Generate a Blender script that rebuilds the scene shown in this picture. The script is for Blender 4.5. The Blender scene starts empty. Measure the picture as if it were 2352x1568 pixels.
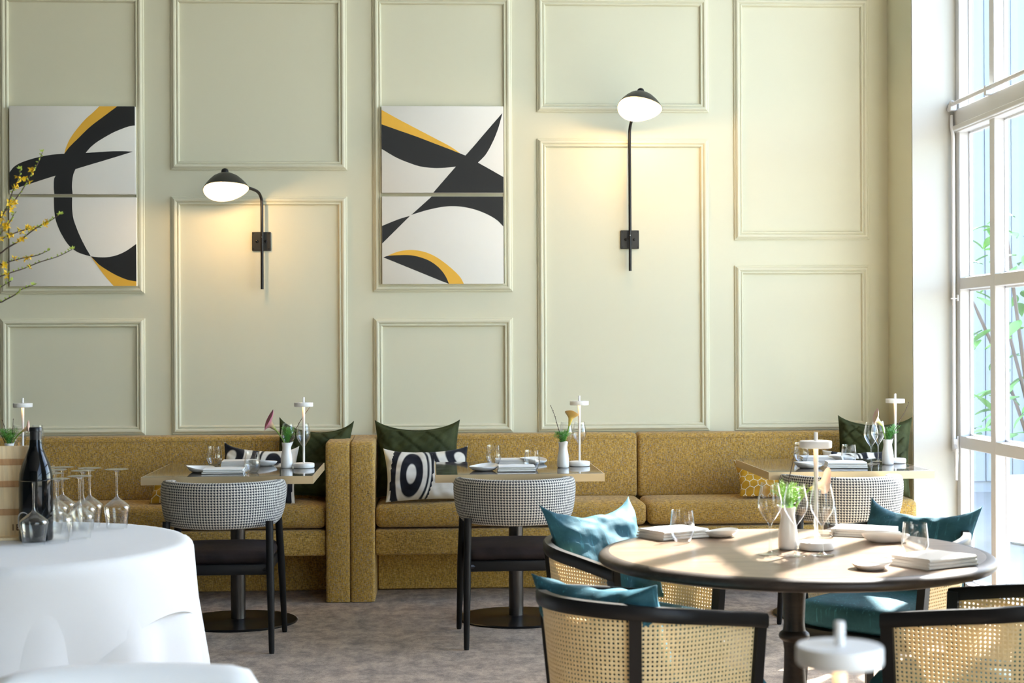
import bpy, bmesh, math, random
from mathutils import Vector, Matrix, Quaternion, noise
R = math.radians
PI = math.pi
rnd = random.Random(7)
SC = bpy.context.scene
COL = SC.collection

# ------------------------------------------------------------------ camera
cd = bpy.data.cameras.new('camera')
cam = bpy.data.objects.new('camera', cd)
COL.objects.link(cam)
SC.camera = cam
cd.sensor_width = 36.0
cd.lens = 36.0 * 3600.0 / 2352.0
yaw, roll, pitch = R(3.04), 0.0045, 2.1 / 3600
fwd = Vector((math.sin(yaw) * math.cos(pitch), math.cos(yaw) * math.cos(pitch), math.sin(pitch)))
rgt = Vector((math.cos(yaw), -math.sin(yaw), 0))
upv = rgt.cross(fwd)
r2 = rgt * math.cos(roll) - upv * math.sin(roll)
u2 = upv * math.cos(roll) + rgt * math.sin(roll)
mw = Matrix((r2, u2, -fwd)).transposed().to_4x4()
mw.translation = (0, 0, 1.371)
cam.matrix_world = mw
cd.dof.use_dof = True
cd.dof.focus_distance = 7.4
cd.dof.aperture_fstop = 6.0
cd.clip_end = 200

# ------------------------------------------------------------------ light
SUN_AZ, SUN_EL = R(38), R(40)
world = bpy.data.worlds.new('world')
SC.world = world
world.use_nodes = True
wn = world.node_tree
wn.nodes.clear()
wo = wn.nodes.new('ShaderNodeOutputWorld')
wb = wn.nodes.new('ShaderNodeBackground')
sky = wn.nodes.new('ShaderNodeTexSky')
sky.sky_type = 'NISHITA'
sky.sun_disc = False
sky.sun_elevation = SUN_EL
sky.sun_rotation = SUN_AZ
sky.air_density = 1.0
sky.dust_density = 1.0
sky.ozone_density = 1.0
wn.links.new(sky.outputs[0], wb.inputs[0])
wb.inputs[1].default_value = 0.50
wn.links.new(wb.outputs[0], wo.inputs[0])

sl = bpy.data.lights.new('sun', 'SUN')
sl.energy = 11.5
sl.angle = R(0.6)
sl.color = (1.0, 0.95, 0.88)
so = bpy.data.objects.new('sun', sl)
COL.objects.link(so)
sdir = Vector((math.cos(SUN_EL) * math.sin(SUN_AZ), math.cos(SUN_EL) * math.cos(SUN_AZ), math.sin(SUN_EL)))
so.rotation_euler = (-sdir).to_track_quat('-Z', 'Y').to_euler()
so.location = (6, 12, 9)

pl = bpy.data.lights.new('window_daylight_portal', 'AREA')
pl.shape = 'RECTANGLE'
pl.size = 3.4
pl.size_y = 4.7
pl.cycles.is_portal = True
po = bpy.data.objects.new('window_daylight_portal', pl)
COL.objects.link(po)
po.location = (3.05, 6.79, 2.38)
po.rotation_euler = (R(90), 0, R(90))
po2 = po.copy(); COL.objects.link(po2)
po2.data = pl.copy(); po2.data.size = 6.4
po2.location = (3.05, -1.05, 2.38)

vs = SC.view_settings
vs.view_transform = 'Standard'
vs.look = 'None'
vs.exposure = 2.06
vs.gamma = 1.0
vs.use_curve_mapping = False
SC.cycles.use_denoising = True
SC.cycles.max_bounces = 10
SC.cycles.diffuse_bounces = 5
SC.cycles.glossy_bounces = 4
SC.cycles.transmission_bounces = 6
SC.cycles.transparent_max_bounces = 24
SC.cycles.sample_clamp_indirect = 6.0
SC.cycles.caustics_reflective = False
SC.cycles.caustics_refractive = False

# ------------------------------------------------------------------ material helpers
class NT:
    def __init__(s, name):
        s.m = bpy.data.materials.new(name)
        s.m.use_nodes = True
        s.t = s.m.node_tree
        s.t.nodes.clear()
        s.out = s.t.nodes.new('ShaderNodeOutputMaterial')
    def n(s, ty, **kw):
        nd = s.t.nodes.new(ty)
        for k, v in kw.items():
            if k.startswith('i_'):
                nd.inputs[k[2:].replace('_', ' ')].default_value = v
            else:
                setattr(nd, k, v)
        return nd
    def l(s, a, b):
        s.t.links.new(a, b)
    def bsdf(s, col=(.5, .5, .5), rough=.5, metal=0, spec=.5, sheen=0, coat=0):
        b = s.n('ShaderNodeBsdfPrincipled')
        if col is not None:
            b.inputs['Base Color'].default_value = (*col, 1)
        b.inputs['Roughness'].default_value = rough
        b.inputs['Metallic'].default_value = metal
        b.inputs['Specular IOR Level'].default_value = spec
        b.inputs['Sheen Weight'].default_value = sheen
        b.inputs['Coat Weight'].default_value = coat
        s.l(b.outputs[0], s.out.inputs[0])
        return b
    def coord(s, kind='Object', scale=(1, 1, 1), rot=(0, 0, 0)):
        tc = s.n('ShaderNodeTexCoord')
        mp = s.n('ShaderNodeMapping')
        mp.inputs['Scale'].default_value = scale
        mp.inputs['Rotation'].default_value = rot
        s.l(tc.outputs[kind], mp.inputs[0])
        return mp.outputs[0]
    def noise(s, vec, scale=5, detail=3, rough=.5, dist=0):
        nz = s.n('ShaderNodeTexNoise')
        nz.inputs['Scale'].default_value = scale
        nz.inputs['Detail'].default_value = detail
        nz.inputs['Roughness'].default_value = rough
        nz.inputs['Distortion'].default_value = dist
        if vec is not None:
            s.l(vec, nz.inputs['Vector'])
        return nz.outputs['Fac']
    def ramp(s, fac, stops, interp='LINEAR'):
        rp = s.n('ShaderNodeValToRGB')
        cr = rp.color_ramp
        cr.interpolation = interp
        while len(cr.elements) < len(stops):
            cr.elements.new(.5)
        for e, (p, c) in zip(cr.elements, stops):
            e.position = p
            e.color = (*c, 1) if len(c) == 3 else c
        s.l(fac, rp.inputs[0])
        return rp.outputs[0]
    def mix(s, fac, a, b, blend='MIX'):
        mx = s.n('ShaderNodeMix', data_type='RGBA', blend_type=blend)
        for inp, v in ((mx.inputs[0], fac), (mx.inputs[6], a), (mx.inputs[7], b)):
            if isinstance(v, (int, float)):
                inp.default_value = v
            elif isinstance(v, tuple):
                inp.default_value = (*v, 1)
            else:
                s.l(v, inp)
        return mx.outputs[2]
    def math(s, op, a, b=None, clamp=False):
        nd = s.n('ShaderNodeMath', operation=op, use_clamp=clamp)
        for i, v in enumerate((a, b)):
            if v is None:
                continue
            if isinstance(v, (int, float)):
                nd.inputs[i].default_value = v
            else:
                s.l(v, nd.inputs[i])
        return nd.outputs[0]
    def vmath(s, op, a, b=None):
        nd = s.n('ShaderNodeVectorMath', operation=op)
        for i, v in enumerate((a, b)):
            if v is None:
                continue
            if isinstance(v, tuple):
                nd.inputs[i].default_value = v
            else:
                s.l(v, nd.inputs[i])
        return nd.outputs['Value'] if op == 'DOT_PRODUCT' else nd.outputs[0]
    def bump(s, b, h, strength=.3, dist=.01):
        bp = s.n('ShaderNodeBump')
        bp.inputs['Strength'].default_value = strength
        bp.inputs['Distance'].default_value = dist
        s.l(h, bp.inputs['Height'])
        s.l(bp.outputs[0], b.inputs['Normal'])

M = {}
def plain(key, col, rough=.5, metal=0, spec=.5, sheen=0, coat=0, var=0.0, vscale=8, bump=0, bscale=60):
    t = NT(key)
    b = t.bsdf(col, rough, metal, spec, sheen, coat)
    if var or bump:
        v = t.coord()
    if var:
        f = t.noise(v, vscale, 4)
        c = t.mix(f, tuple(x * (1 - var) for x in col), tuple(min(1, x * (1 + var)) for x in col))
        t.l(c, b.inputs['Base Color'])
    if bump:
        t.bump(b, t.noise(v, bscale, 3), bump, .004)
    M[key] = t.m
    return t.m

WALLC = (.675, .66, .505)
plain('wall_paint', WALLC, .55, spec=.35, var=.02, vscale=1.5, bump=.03, bscale=220)
plain('deep_paint', (.09, .095, .07), .6, var=.03)
plain('white_paint', (.50, .495, .45), .5, spec=.4, var=.01, bump=.02, bscale=150)
plain('ceiling_paint', (.62, .61, .57), .8, var=.02)
plain('frame_white', (.70, .70, .70), .35, spec=.5, var=.01)
plain('black_metal', (.009, .009, .010), .38, spec=.35, var=.1, vscale=30)
plain('black_gloss', (.006, .006, .007), .28, spec=.28, var=.1)
plain('sconce_black', (.022, .022, .02), .42, spec=.5, var=.1)
plain('gunmetal', (.075, .07, .068), .3, metal=.9, var=.1, vscale=20)
plain('black_wood', (.008, .008, .0085), .42, spec=.22, var=.2, vscale=15)
plain('ceramic', (.86, .86, .84), .22, spec=.5, var=.01)
plain('lamp_white', (.84, .83, .80), .45, var=.01)
plain('canvas', (.80, .78, .72), .8, var=.015, bump=.15, bscale=500)
plain('art_black', (.012, .013, .014), .55, var=.1, vscale=12)
plain('art_yellow', (.82, .46, .05), .6, var=.08, vscale=10)
plain('bottle_glass', (.003, .004, .005), .06, spec=.3, var=.1)
plain('foil_black', (.01, .01, .012), .35, var=.1)
plain('mark_grey', (.55, .56, .58), .4, var=.05)
plain('burnt_mark', (.10, .05, .02), .7, var=.1)
plain('twig', (.07, .045, .035), .7, var=.3, vscale=40)
plain('stem_green', (.19, .33, .05), .45, var=.2, vscale=20)
plain('fern_green', (.07, .26, .03), .5, var=.4, vscale=30)
plain('fern_lime', (.28, .55, .05), .5, var=.3, vscale=30)
plain('bud_green', (.35, .45, .06), .6, var=.2)
plain('petal_yellow', (.85, .58, .02), .5, var=.15, vscale=40)
plain('spadix', (.85, .62, .12), .7, var=.1)
plain('shrub_leaf', (.10, .26, .05), .45, var=.4, vscale=6)
plain('facade_blue', (.21, .24, .285), .6, var=.05, vscale=3)
plain('paving', (.20, .20, .19), .8, var=.1, vscale=3)
plain('fence_white', (.80, .80, .78), .6, var=.04, vscale=3)
plain('soil', (.12, .08, .05), .9, var=.3, vscale=12)
plain('bulb_socket', (.75, .68, .52), .5, var=.05)
plain('shade_white', (.70, .62, .48), .5, var=.01)
plain('white_fabric', (.90, .90, .88), .75, sheen=.2, var=.02, bump=.1, bscale=300)
plain('glass_vase', (.25, .32, .30), .12, spec=.6, var=.1)
plain('screw', (.35, .35, .35), .3, metal=1, var=.05)

# brushed champagne edge of the square tables
t = NT('champagne_edge'); b = t.bsdf((.62, .47, .26), .42, metal=.55)
v = t.coord(scale=(3, 3, 400)); f = t.noise(v, 4, 3)
t.l(t.mix(f, (.56, .43, .25), (.70, .55, .33)), b.inputs['Base Color']); M['champagne_edge'] = t.m

# emitters
def emit(key, col, s):
    t = NT(key)
    e = t.n('ShaderNodeEmission')
    e.inputs[0].default_value = (*col, 1)
    e.inputs[1].default_value = s
    v = t.coord(); f = t.noise(v, 20, 1)
    t.l(t.mix(f, tuple(c * .96 for c in col), col), e.inputs[0])
    t.l(e.outputs[0], t.out.inputs[0])
    M[key] = t.m
emit('led_warm', (1.0, .55, .22), 2.2)
emit('bulb_warm', (1.0, .72, .42), 5.0)

# thin glass
def thin_glass(key, tint=(.97, .98, .98), base=.04, gain=.75, power=2.2, rough=.02):
    t = NT(key)
    tr = t.n('ShaderNodeBsdfTransparent')
    gl = t.n('ShaderNodeBsdfGlossy')
    gl.inputs['Roughness'].default_value = rough
    lw = t.n('ShaderNodeLayerWeight')
    lw.inputs[0].default_value = .5
    p = t.math('POWER', lw.outputs['Facing'], power)
    f = t.math('ADD', t.math('MULTIPLY', p, gain), base, True)
    v = t.coord(); nz = t.noise(v, 30, 2)
    t.l(t.mix(nz, tuple(c * .99 for c in tint), tint), tr.inputs[0])
    ms = t.n('ShaderNodeMixShader')
    t.l(f, ms.inputs[0]); t.l(tr.outputs[0], ms.inputs[1]); t.l(gl.outputs[0], ms.inputs[2])
    t.l(ms.outputs[0], t.out.inputs[0])
    M[key] = t.m
thin_glass('drinking_glass', (.978, .985, .985), .05, .85, 1.6)
thin_glass('window_glass', (.96, .98, .985), .03, .35, 4.0)

# carpet
t = NT('carpet'); b = t.bsdf(None, .95, spec=.1, sheen=.2)
v = t.coord(); v2 = t.coord(scale=(1, .7, 1))
n1 = t.noise(v2, 11, 12, .82); n2 = t.noise(v, 60, 6, .8); n3 = t.noise(v, 1.0, 3); n4 = t.noise(v, 260, 2)
c = t.ramp(n1, [(.39, (.14, .090, .052)), (.47, (.38, .265, .165)), (.54, (.63, .45, .29)), (.64, (.88, .66, .45))])
c = t.mix(t.math('MULTIPLY', n2, .55), c, (.20, .165, .13))
c = t.mix(t.math('MULTIPLY', n3, .35), c, (.50, .36, .29))
c = t.mix(.55, c, t.ramp(n4, [(.3, (.35, .35, .35)), (.7, (1, 1, 1))]), 'MULTIPLY')
t.l(c, b.inputs['Base Color'])
t.bump(b, n4, .6, .006); M['carpet'] = t.m

# tweed of the banquettes
t = NT('tweed'); b = t.bsdf(None, .9, spec=.15, sheen=.15)
vh = t.coord(scale=(60, 60, 420)); vv = t.coord(scale=(420, 420, 60)); vb = t.coord()
h = t.noise(vh, 1, 2, .6); w = t.noise(vv, 1, 2, .6); big = t.noise(vb, 3, 2)
weave = t.math('MULTIPLY', t.math('ADD', h, w), .5)
c = t.ramp(weave, [(.36, (.10, .066, .028)), (.45, (.30, .175, .036)), (.52, (.50, .30, .062)), (.59, (.62, .40, .10)), (.68, (.78, .60, .28))])
spk = t.noise(t.coord(scale=(300, 300, 300)), 1, 1)
c = t.mix(t.ramp(spk, [(.60, (0, 0, 0)), (.68, (1, 1, 1))]), c, (.26, .27, .30))
c = t.mix(t.math('MULTIPLY', big, .25), c, (.44, .27, .055))
t.l(c, b.inputs['Base Color']); t.bump(b, weave, .5, .004); M['tweed'] = t.m

# velvets
def velvet(key, dark, light, streak=False):
    t = NT(key); b = t.bsdf(None, .75, spec=.2, sheen=.35)
    b.inputs['Sheen Tint'].default_value = (*[min(1, x * 1.6) for x in light], 1)
    b.inputs['Sheen Roughness'].default_value = .35
    v = t.coord(); f = t.noise(v, 7, 5, .6, .6)
    c = t.ramp(f, [(.32, dark), (.68, light)])
    if streak:
        g = t.noise(t.coord(scale=(120, 120, 9)), 1, 3)
        c = t.mix(t.ramp(g, [(.60, (0, 0, 0)), (.72, (.55, .55, .55))]), c, tuple(min(1, x * 2.3) for x in light))
    t.l(c, b.inputs['Base Color']); t.bump(b, f, .25, .01); M[key] = t.m
velvet('velvet_green', (.022, .028, .010), (.050, .060, .020))
velvet('velvet_teal', (.016, .064, .086), (.040, .135, .180), True)
velvet('suede_brown', (.013, .009, .009), (.030, .021, .020))

# printed pillow cover: the outline field is stored on the mesh, thresholded here
t = NT('abstract_print'); b = t.bsdf(None, .85, spec=.2, sheen=.1)
at_ = t.n('ShaderNodeAttribute', attribute_name='print')
c = t.ramp(at_.outputs['Fac'], [(.488, (.012, .013, .018)), (.512, (.74, .71, .63))])
f = t.noise(t.coord(), 400, 2)
c = t.mix(.12, c, t.ramp(f, [(.3, (.5, .5, .5)), (.7, (1, 1, 1))]), 'MULTIPLY')
t.l(c, b.inputs['Base Color']); t.bump(b, f, .15, .003); M['abstract_print'] = t.m

# honeycomb print
t = NT('honeycomb'); b = t.bsdf(None, .7, spec=.2, sheen=.08)
uv = t.n('ShaderNodeTexCoord').outputs['UV']
p = t.vmath('SCALE', uv); p.node.inputs['Scale'].default_value = 1 / .046
p = t.vmath('ADD', p, (50.0, 86.6, 0))
S = (1.0, 1.7320508, 1.0)
aa = t.vmath('SUBTRACT', t.vmath('MODULO', p, S), (.5, .8660254, 0))
bb = t.vmath('SUBTRACT', t.vmath('MODULO', t.vmath('ADD', p, (.5, .8660254, 0)), S), (.5, .8660254, 0))
zf = (1.0, 1.0, 0.0)
aa = t.vmath('MULTIPLY', aa, zf); bb = t.vmath('MULTIPLY', bb, zf)
def hexd(g):
    ab = t.vmath('ABSOLUTE', g)
    sx = t.n('ShaderNodeSeparateXYZ'); t.l(ab, sx.inputs[0])
    return t.math('MAXIMUM', t.vmath('DOT_PRODUCT', ab, (.5, .8660254, 0)), sx.outputs[0])
d = t.math('MINIMUM', hexd(aa), hexd(bb))
f = t.noise(t.coord(), 9, 4)
yel = t.ramp(f, [(.3, (.34, .17, .008)), (.7, (.58, .33, .018))])
c = t.mix(t.ramp(d, [(.458, (0, 0, 0)), (.470, (1, 1, 1))]), yel, (.70, .66, .50))
t.l(c, b.inputs['Base Color']); M['honeycomb'] = t.m

# houndstooth (uv in metres on the shell)
t = NT('houndstooth'); b = t.bsdf(None, .9, spec=.15, sheen=.1)
uv = t.n('ShaderNodeTexCoord').outputs['UV']
sx = t.n('ShaderNodeSeparateXYZ'); t.l(uv, sx.inputs[0])
P_ = .0118
fu = t.math('FRACT', t.math('ADD', t.math('DIVIDE', sx.outputs[0], P_), 100.0))
fv = t.math('FRACT', t.math('ADD', t.math('DIVIDE', sx.outputs[1], P_), 100.0))
def band(x, lo, hi):
    return t.math('MULTIPLY', t.math('GREATER_THAN', x, lo), t.math('LESS_THAN', x, hi))
blk = t.math('MULTIPLY', band(fu, .0, .50), band(fv, .0, .50))
dg = t.math('FRACT', t.math('ADD', t.math('MULTIPLY', t.math('ADD', fu, fv), 2.0), .0))
tooth = t.math('MULTIPLY', t.math('LESS_THAN', dg, .5), t.math('SUBTRACT', t.math('ADD', band(fu, .0, .5), band(fv, 0, .5)), t.math('MULTIPLY', blk, 2.0)))
dk = t.math('MAXIMUM', blk, tooth, True)
nz = t.noise(t.coord(scale=(500, 500, 500)), 1, 2)
lt = t.ramp(nz, [(.3, (.50, .48, .42)), (.7, (.80, .77, .68))])
c = t.mix(dk, lt, (.018, .021, .032))
t.l(c, b.inputs['Base Color']); t.bump(b, nz, .4, .003); M['houndstooth'] = t.m

# cane strands
t = NT('cane'); b = t.bsdf(None, .5, spec=.35)
v = t.coord(scale=(1, 1, 1)); f = t.noise(v, 140, 3); g = t.noise(v, 5, 2)
c = t.ramp(f, [(.3, (.72, .55, .27)), (.7, (.90, .74, .43))])
c = t.mix(t.math('MULTIPLY', g, .4), c, (.86, .71, .43))
t.l(c, b.inputs['Base Color']); t.bump(b, f, .3, .001)
# thin strands let some light through
tl = t.n('ShaderNodeBsdfTranslucent'); tl.inputs[0].default_value = (.85, .66, .36, 1)
ms = t.n('ShaderNodeMixShader'); ms.inputs[0].default_value = .12
t.l(b.outputs[0], ms.inputs[1]); t.l(tl.outputs[0], ms.inputs[2]); t.l(ms.outputs[0], t.out.inputs[0])
M['cane'] = t.m

# dark polished stone tops
t = NT('marble'); b = t.bsdf(None, .07, spec=.6, coat=.3)
v = t.coord(); d1 = t.noise(v, 2.0, 6, .6, 1.5)
vein = t.math('ABSOLUTE', t.math('SUBTRACT', d1, .5))
c = t.ramp(vein, [(0, (.30, .27, .24)), (.012, (.085, .07, .062)), (.08, (.045, .038, .036)), (.3, (.022, .019, .02))])
t.l(c, b.inputs['Base Color']); M['marble'] = t.m

# oak of the round table
def wood(key, dark, mid, light, rough=.3, sc=(2.2, 26, 26), spec=.5, rot=(0, 0, 0)):
    t = NT(key); b = t.bsdf(None, rough, spec=spec)
    v = t.coord(scale=sc, rot=rot)
    n1 = t.noise(v, 1.0, 5, .62, 1.2); n2 = t.noise(t.coord(scale=tuple(x * 5 for x in sc), rot=rot), 1, 3); n3 = t.noise(t.coord(), 1.6, 2)
    c = t.ramp(n1, [(.28, dark), (.45, mid), (.68, light)])
    c = t.mix(.35, c, t.ramp(n2, [(.35, (.55, .55, .55)), (.6, (1, 1, 1))]), 'MULTIPLY')
    c = t.mix(t.math('MULTIPLY', n3, .3), c, light)
    t.l(c, b.inputs['Base Color']); t.bump(b, n2, .06, .002); M[key] = t.m
wood('oak_top', (.095, .058, .034), (.165, .106, .066), (.235, .158, .102), .30, rot=(0, 0, .5))
wood('dark_oak', (.016, .011, .008), (.030, .021, .016), (.046, .033, .026), .42, spec=.3)
wood('pine', (.68, .50, .28), (.82, .66, .42), (.90, .77, .54), .55, (18, 18, 2))
wood('pine_dark', (.34, .17, .07), (.52, .30, .14), (.62, .40, .22), .55, (18, 18, 2))

# linens
def cloth(key, col, fold=0):
    t = NT(key); b = t.bsdf(None, .85, spec=.15, sheen=.15)
    v = t.coord(); f = t.noise(v, 5, 3, .5, .4); g = t.noise(v, 700, 1)
    t.l(t.mix(f, tuple(x * .96 for x in col), col), b.inputs['Base Color'])
    t.bump(b, t.math('ADD', t.math('MULTIPLY', f, fold), t.math('MULTIPLY', g, .04)), .35, .02)
    M[key] = t.m
cloth('linen', (.84, .83, .80))
cloth('table_linen', (.76, .76, .75), .5)

# calla spathes
def spathe(key, throat, mid, rim):
    t = NT(key); b = t.bsdf(None, .45, spec=.3)
    uv = t.n('ShaderNodeTexCoord').outputs['UV']
    sx = t.n('ShaderNodeSeparateXYZ'); t.l(uv, sx.inputs[0])
    c = t.ramp(sx.outputs[1], [(0, throat), (.5, mid), (1, rim)])
    f = t.noise(t.coord(), 60, 2)
    c = t.mix(t.math('MULTIPLY', f, .15), c, throat)
    t.l(c, b.inputs['Base Color']); M[key] = t.m
spathe('calla_pink', (.30, .42, .08), (.46, .30, .20), (.52, .12, .28))
spathe('calla_orange', (.45, .48, .10), (.90, .62, .16), (.92, .55, .18))
spathe('calla_cream', (.45, .55, .16), (.72, .68, .26), (.75, .50, .55))
spathe('calla_blush', (.62, .60, .20), (.88, .62, .40), (.92, .62, .60))

# ------------------------------------------------------------------ geometry helpers
class MB:
    def __init__(s):
        s.v, s.f, s.uv, s.mi = [], [], [], []
    def add(s, vs, fs, uvs=None, mi=0):
        o = len(s.v)
        s.v += [tuple(p) for p in vs]
        s.uv += list(uvs) if uvs else [(0, 0)] * len(vs)
        s.f += [tuple(i + o for i in f) for f in fs]
        s.mi += [mi] * len(fs)
        return s
    def box(s, x0, x1, y0, y1, z0, z1, mi=0):
        return s.add([(x0, y0, z0), (x1, y0, z0), (x1, y1, z0), (x0, y1, z0), (x0, y0, z1), (x1, y0, z1), (x1, y1, z1), (x0, y1, z1)],
                     [(0, 3, 2, 1), (4, 5, 6, 7), (0, 1, 5, 4), (1, 2, 6, 5), (2, 3, 7, 6), (3, 0, 4, 7)], mi=mi)
    def rbox(s, x0, x1, y0, y1, z0, z1, r=.005, seg=2, mat=None, mi=0):
        bm = bmesh.new()
        bmesh.ops.create_cube(bm, size=1)
        for v in bm.verts:
            v.co = Vector(((x0 + x1) / 2 + v.co.x * (x1 - x0), (y0 + y1) / 2 + v.co.y * (y1 - y0), (z0 + z1) / 2 + v.co.z * (z1 - z0)))
        bmesh.ops.bevel(bm, geom=bm.edges[:], offset=r, segments=seg, profile=.5, affect='EDGES')
        bm.verts.index_update()
        vs = [(mat @ v.co if mat else v.co.copy()) for v in bm.verts]
        fs = [[v.index for v in f.verts] for f in bm.faces]
        bm.free()
        return s.add(vs, fs, mi=mi)
    def lathe(s, prof, n=32, cx=0, cy=0, mat=None, mi=0, warp=None):
        vs, fs = [], []
        for r, z in prof:
            for k in range(n):
                a = 2 * PI * k / n
                p = Vector((cx + r * math.cos(a), cy + r * math.sin(a), z))
                if warp:
                    p = warp(p, a, r, z)
                vs.append(mat @ p if mat else p)
        m = len(prof)
        for j in range(m - 1):
            for k in range(n):
                k2 = (k + 1) % n
                fs.append((j * n + k, j * n + k2, (j + 1) * n + k2, (j + 1) * n + k))
        if prof[0][0] > 1e-4:
            fs.append(tuple(reversed(range(n)))) if False else None
        return s.add(vs, [f for f in fs if f], mi=mi)
    def tube(s, pts, rad, n=8, caps=True, mi=0):
        pts = [Vector(p) for p in pts]
        if not hasattr(rad, '__len__'):
            rad = [rad] * len(pts)
        vs, fs = [], []
        t0 = (pts[1] - pts[0]).normalized()
        nrm = t0.orthogonal().normalized()
        prev = t0
        for i, p in enumerate(pts):
            if i == 0:
                tg = t0
            elif i == len(pts) - 1:
                tg = (pts[i] - pts[i - 1]).normalized()
            else:
                tg = ((pts[i + 1] - pts[i]).normalized() + (pts[i] - pts[i - 1]).normalized()).normalized()
            q = prev.rotation_difference(tg)
            nrm = (q @ nrm).normalized()
            prev = tg
            bn = tg.cross(nrm)
            for k in range(n):
                a = 2 * PI * k / n
                vs.append(p + (nrm * math.cos(a) + bn * math.sin(a)) * rad[i])
        for j in range(len(pts) - 1):
            for k in range(n):
                k2 = (k + 1) % n
                fs.append((j * n + k, j * n + k2, (j + 1) * n + k2, (j + 1) * n + k))
        if caps:
            fs.append(tuple(reversed(range(n))))
            fs.append(tuple(range((len(pts) - 1) * n, len(pts) * n)))
        return s.add(vs, fs, mi=mi)
    def sweep(s, rings, closed=True, caps=True, uvs=None, mi=0):
        n = len(rings[0])
        vs = [p for r in rings for p in r]
        fs = []
        for j in range(len(rings) - 1):
            for k in range(n if closed else n - 1):
                k2 = (k + 1) % n
                fs.append((j * n + k, j * n + k2, (j + 1) * n + k2, (j + 1) * n + k))
        if caps:
            fs.append(tuple(reversed(range(n))))
            fs.append(tuple(range((len(rings) - 1) * n, len(rings) * n)))
        return s.add(vs, fs, uvs, mi)
    def build(s, name, mat, parent=None, loc=(0, 0, 0), rotz=0, smooth=38, rot=None):
        me = bpy.data.meshes.new(name)
        me.from_pydata(s.v, [], s.f)
        mats = mat if isinstance(mat, (list, tuple)) else [mat]
        for m in mats:
            me.materials.append(M[m])
        if len(mats) > 1:
            me.polygons.foreach_set('material_index', s.mi)
        if any(u != (0, 0) for u in s.uv):
            ul = me.uv_layers.new(name='uv')
            for lp in me.loops:
                ul.data[lp.index].uv = s.uv[lp.vertex_index]
        bm = bmesh.new(); bm.from_mesh(me)
        bmesh.ops.recalc_face_normals(bm, faces=bm.faces[:])
        bm.to_mesh(me); bm.free()
        if smooth:
            me.polygons.foreach_set('use_smooth', [True] * len(me.polygons))
            me.set_sharp_from_angle(angle=R(smooth))
        me.update()
        return link(name, me, parent, loc, rotz, rot)

def link(name, me, parent=None, loc=(0, 0, 0), rotz=0, rot=None):
    o = bpy.data.objects.new(name, me)
    COL.objects.link(o)
    o.parent = parent
    o.location = loc
    o.rotation_euler = rot if rot else (0, 0, rotz)
    return o
def tag(o, label=None, cat=None, group=None, kind=None):
    if label: o['label'] = label
    if cat: o['category'] = cat
    if group: o['group'] = group
    if kind: o['kind'] = kind
    return o
def thing(name, label, cat, loc=(0, 0, 0), rotz=0, group=None):
    return tag(link(name, None, None, loc, rotz), label, cat, group)
def kids(o):
    return [c for c in bpy.data.objects if c.parent == o]
def dup(root, loc, rotz=0, label=None, group=None):
    def cp(o, par):
        c = o.copy(); COL.objects.link(c); c.parent = par
        for k in kids(o):
            cp(k, c)
        return c
    r = cp(root, None)
    r.location = loc
    r.rotation_euler = (0, 0, rotz)
    if label: r['label'] = label
    if group: r['group'] = group
    return r
def struct(o):
    o['kind'] = 'structure'
    return o
def cat_rom(P, k=8, closed=False):
    P = [Vector(p) for p in P]
    n = len(P)
    out = []
    for i in range(n if closed else n - 1):
        g = lambda j: P[j % n] if closed else P[max(0, min(n - 1, j))]
        p0, p1, p2, p3 = g(i - 1), g(i), g(i + 1), g(i + 2)
        for q in range(k):
            u = q / k
            out.append(.5 * ((2 * p1) + (p2 - p0) * u + (2 * p0 - 5 * p1 + 4 * p2 - p3) * u * u + (3 * p1 - p0 - 3 * p2 + p3) * u ** 3))
    if not closed:
        out.append(P[-1])
    return out
def sstep(a, b, x):
    x = max(0, min(1, (x - a) / (b - a)))
    return x * x * (3 - 2 * x)

# ------------------------------------------------------------------ the room
WY, CX, PY, WX = 8.90, 2.644, 8.443, 2.887      # back wall, corner, end of pier, window plane
HT, LX, RY = 4.9, -7.5, -5.0
struct(MB().box(LX - .2, WX + .2, RY - .2, WY + .2, -.12, 0).build('floor', 'carpet', smooth=None))
struct(MB().box(LX - .2, WX + .3, RY - .2, WY + .2, HT, HT + .15).build('ceiling', 'ceiling_paint', smooth=None))
wall_back = struct(MB().box(LX - .2, CX + .02, WY, WY + .2, 0, HT).build('wall_back', 'wall_paint', smooth=None))
struct(MB().box(LX - .2, LX, RY, WY, 0, HT).build('wall_left', 'deep_paint', smooth=None))
struct(MB().box(LX, WX + .3, RY - .2, RY, 0, HT).build('wall_rear', 'deep_paint', smooth=None))
# pier between the corner and the window: side towards the room in wall paint, reveal in white
pier = struct(MB().box(CX, CX + .325, PY + .012, WY + .2, 0, HT).build('wall_right', 'wall_paint', smooth=None))
MB().box(CX + .002, CX + .325, PY, PY + .012, 0, HT).build('reveal', 'white_paint', pier, smooth=None)
MB().box(WX - .2, WX + .4, RY, PY, HT - .12, HT).build('lintel', 'wall_paint', pier, smooth=None)

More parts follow.
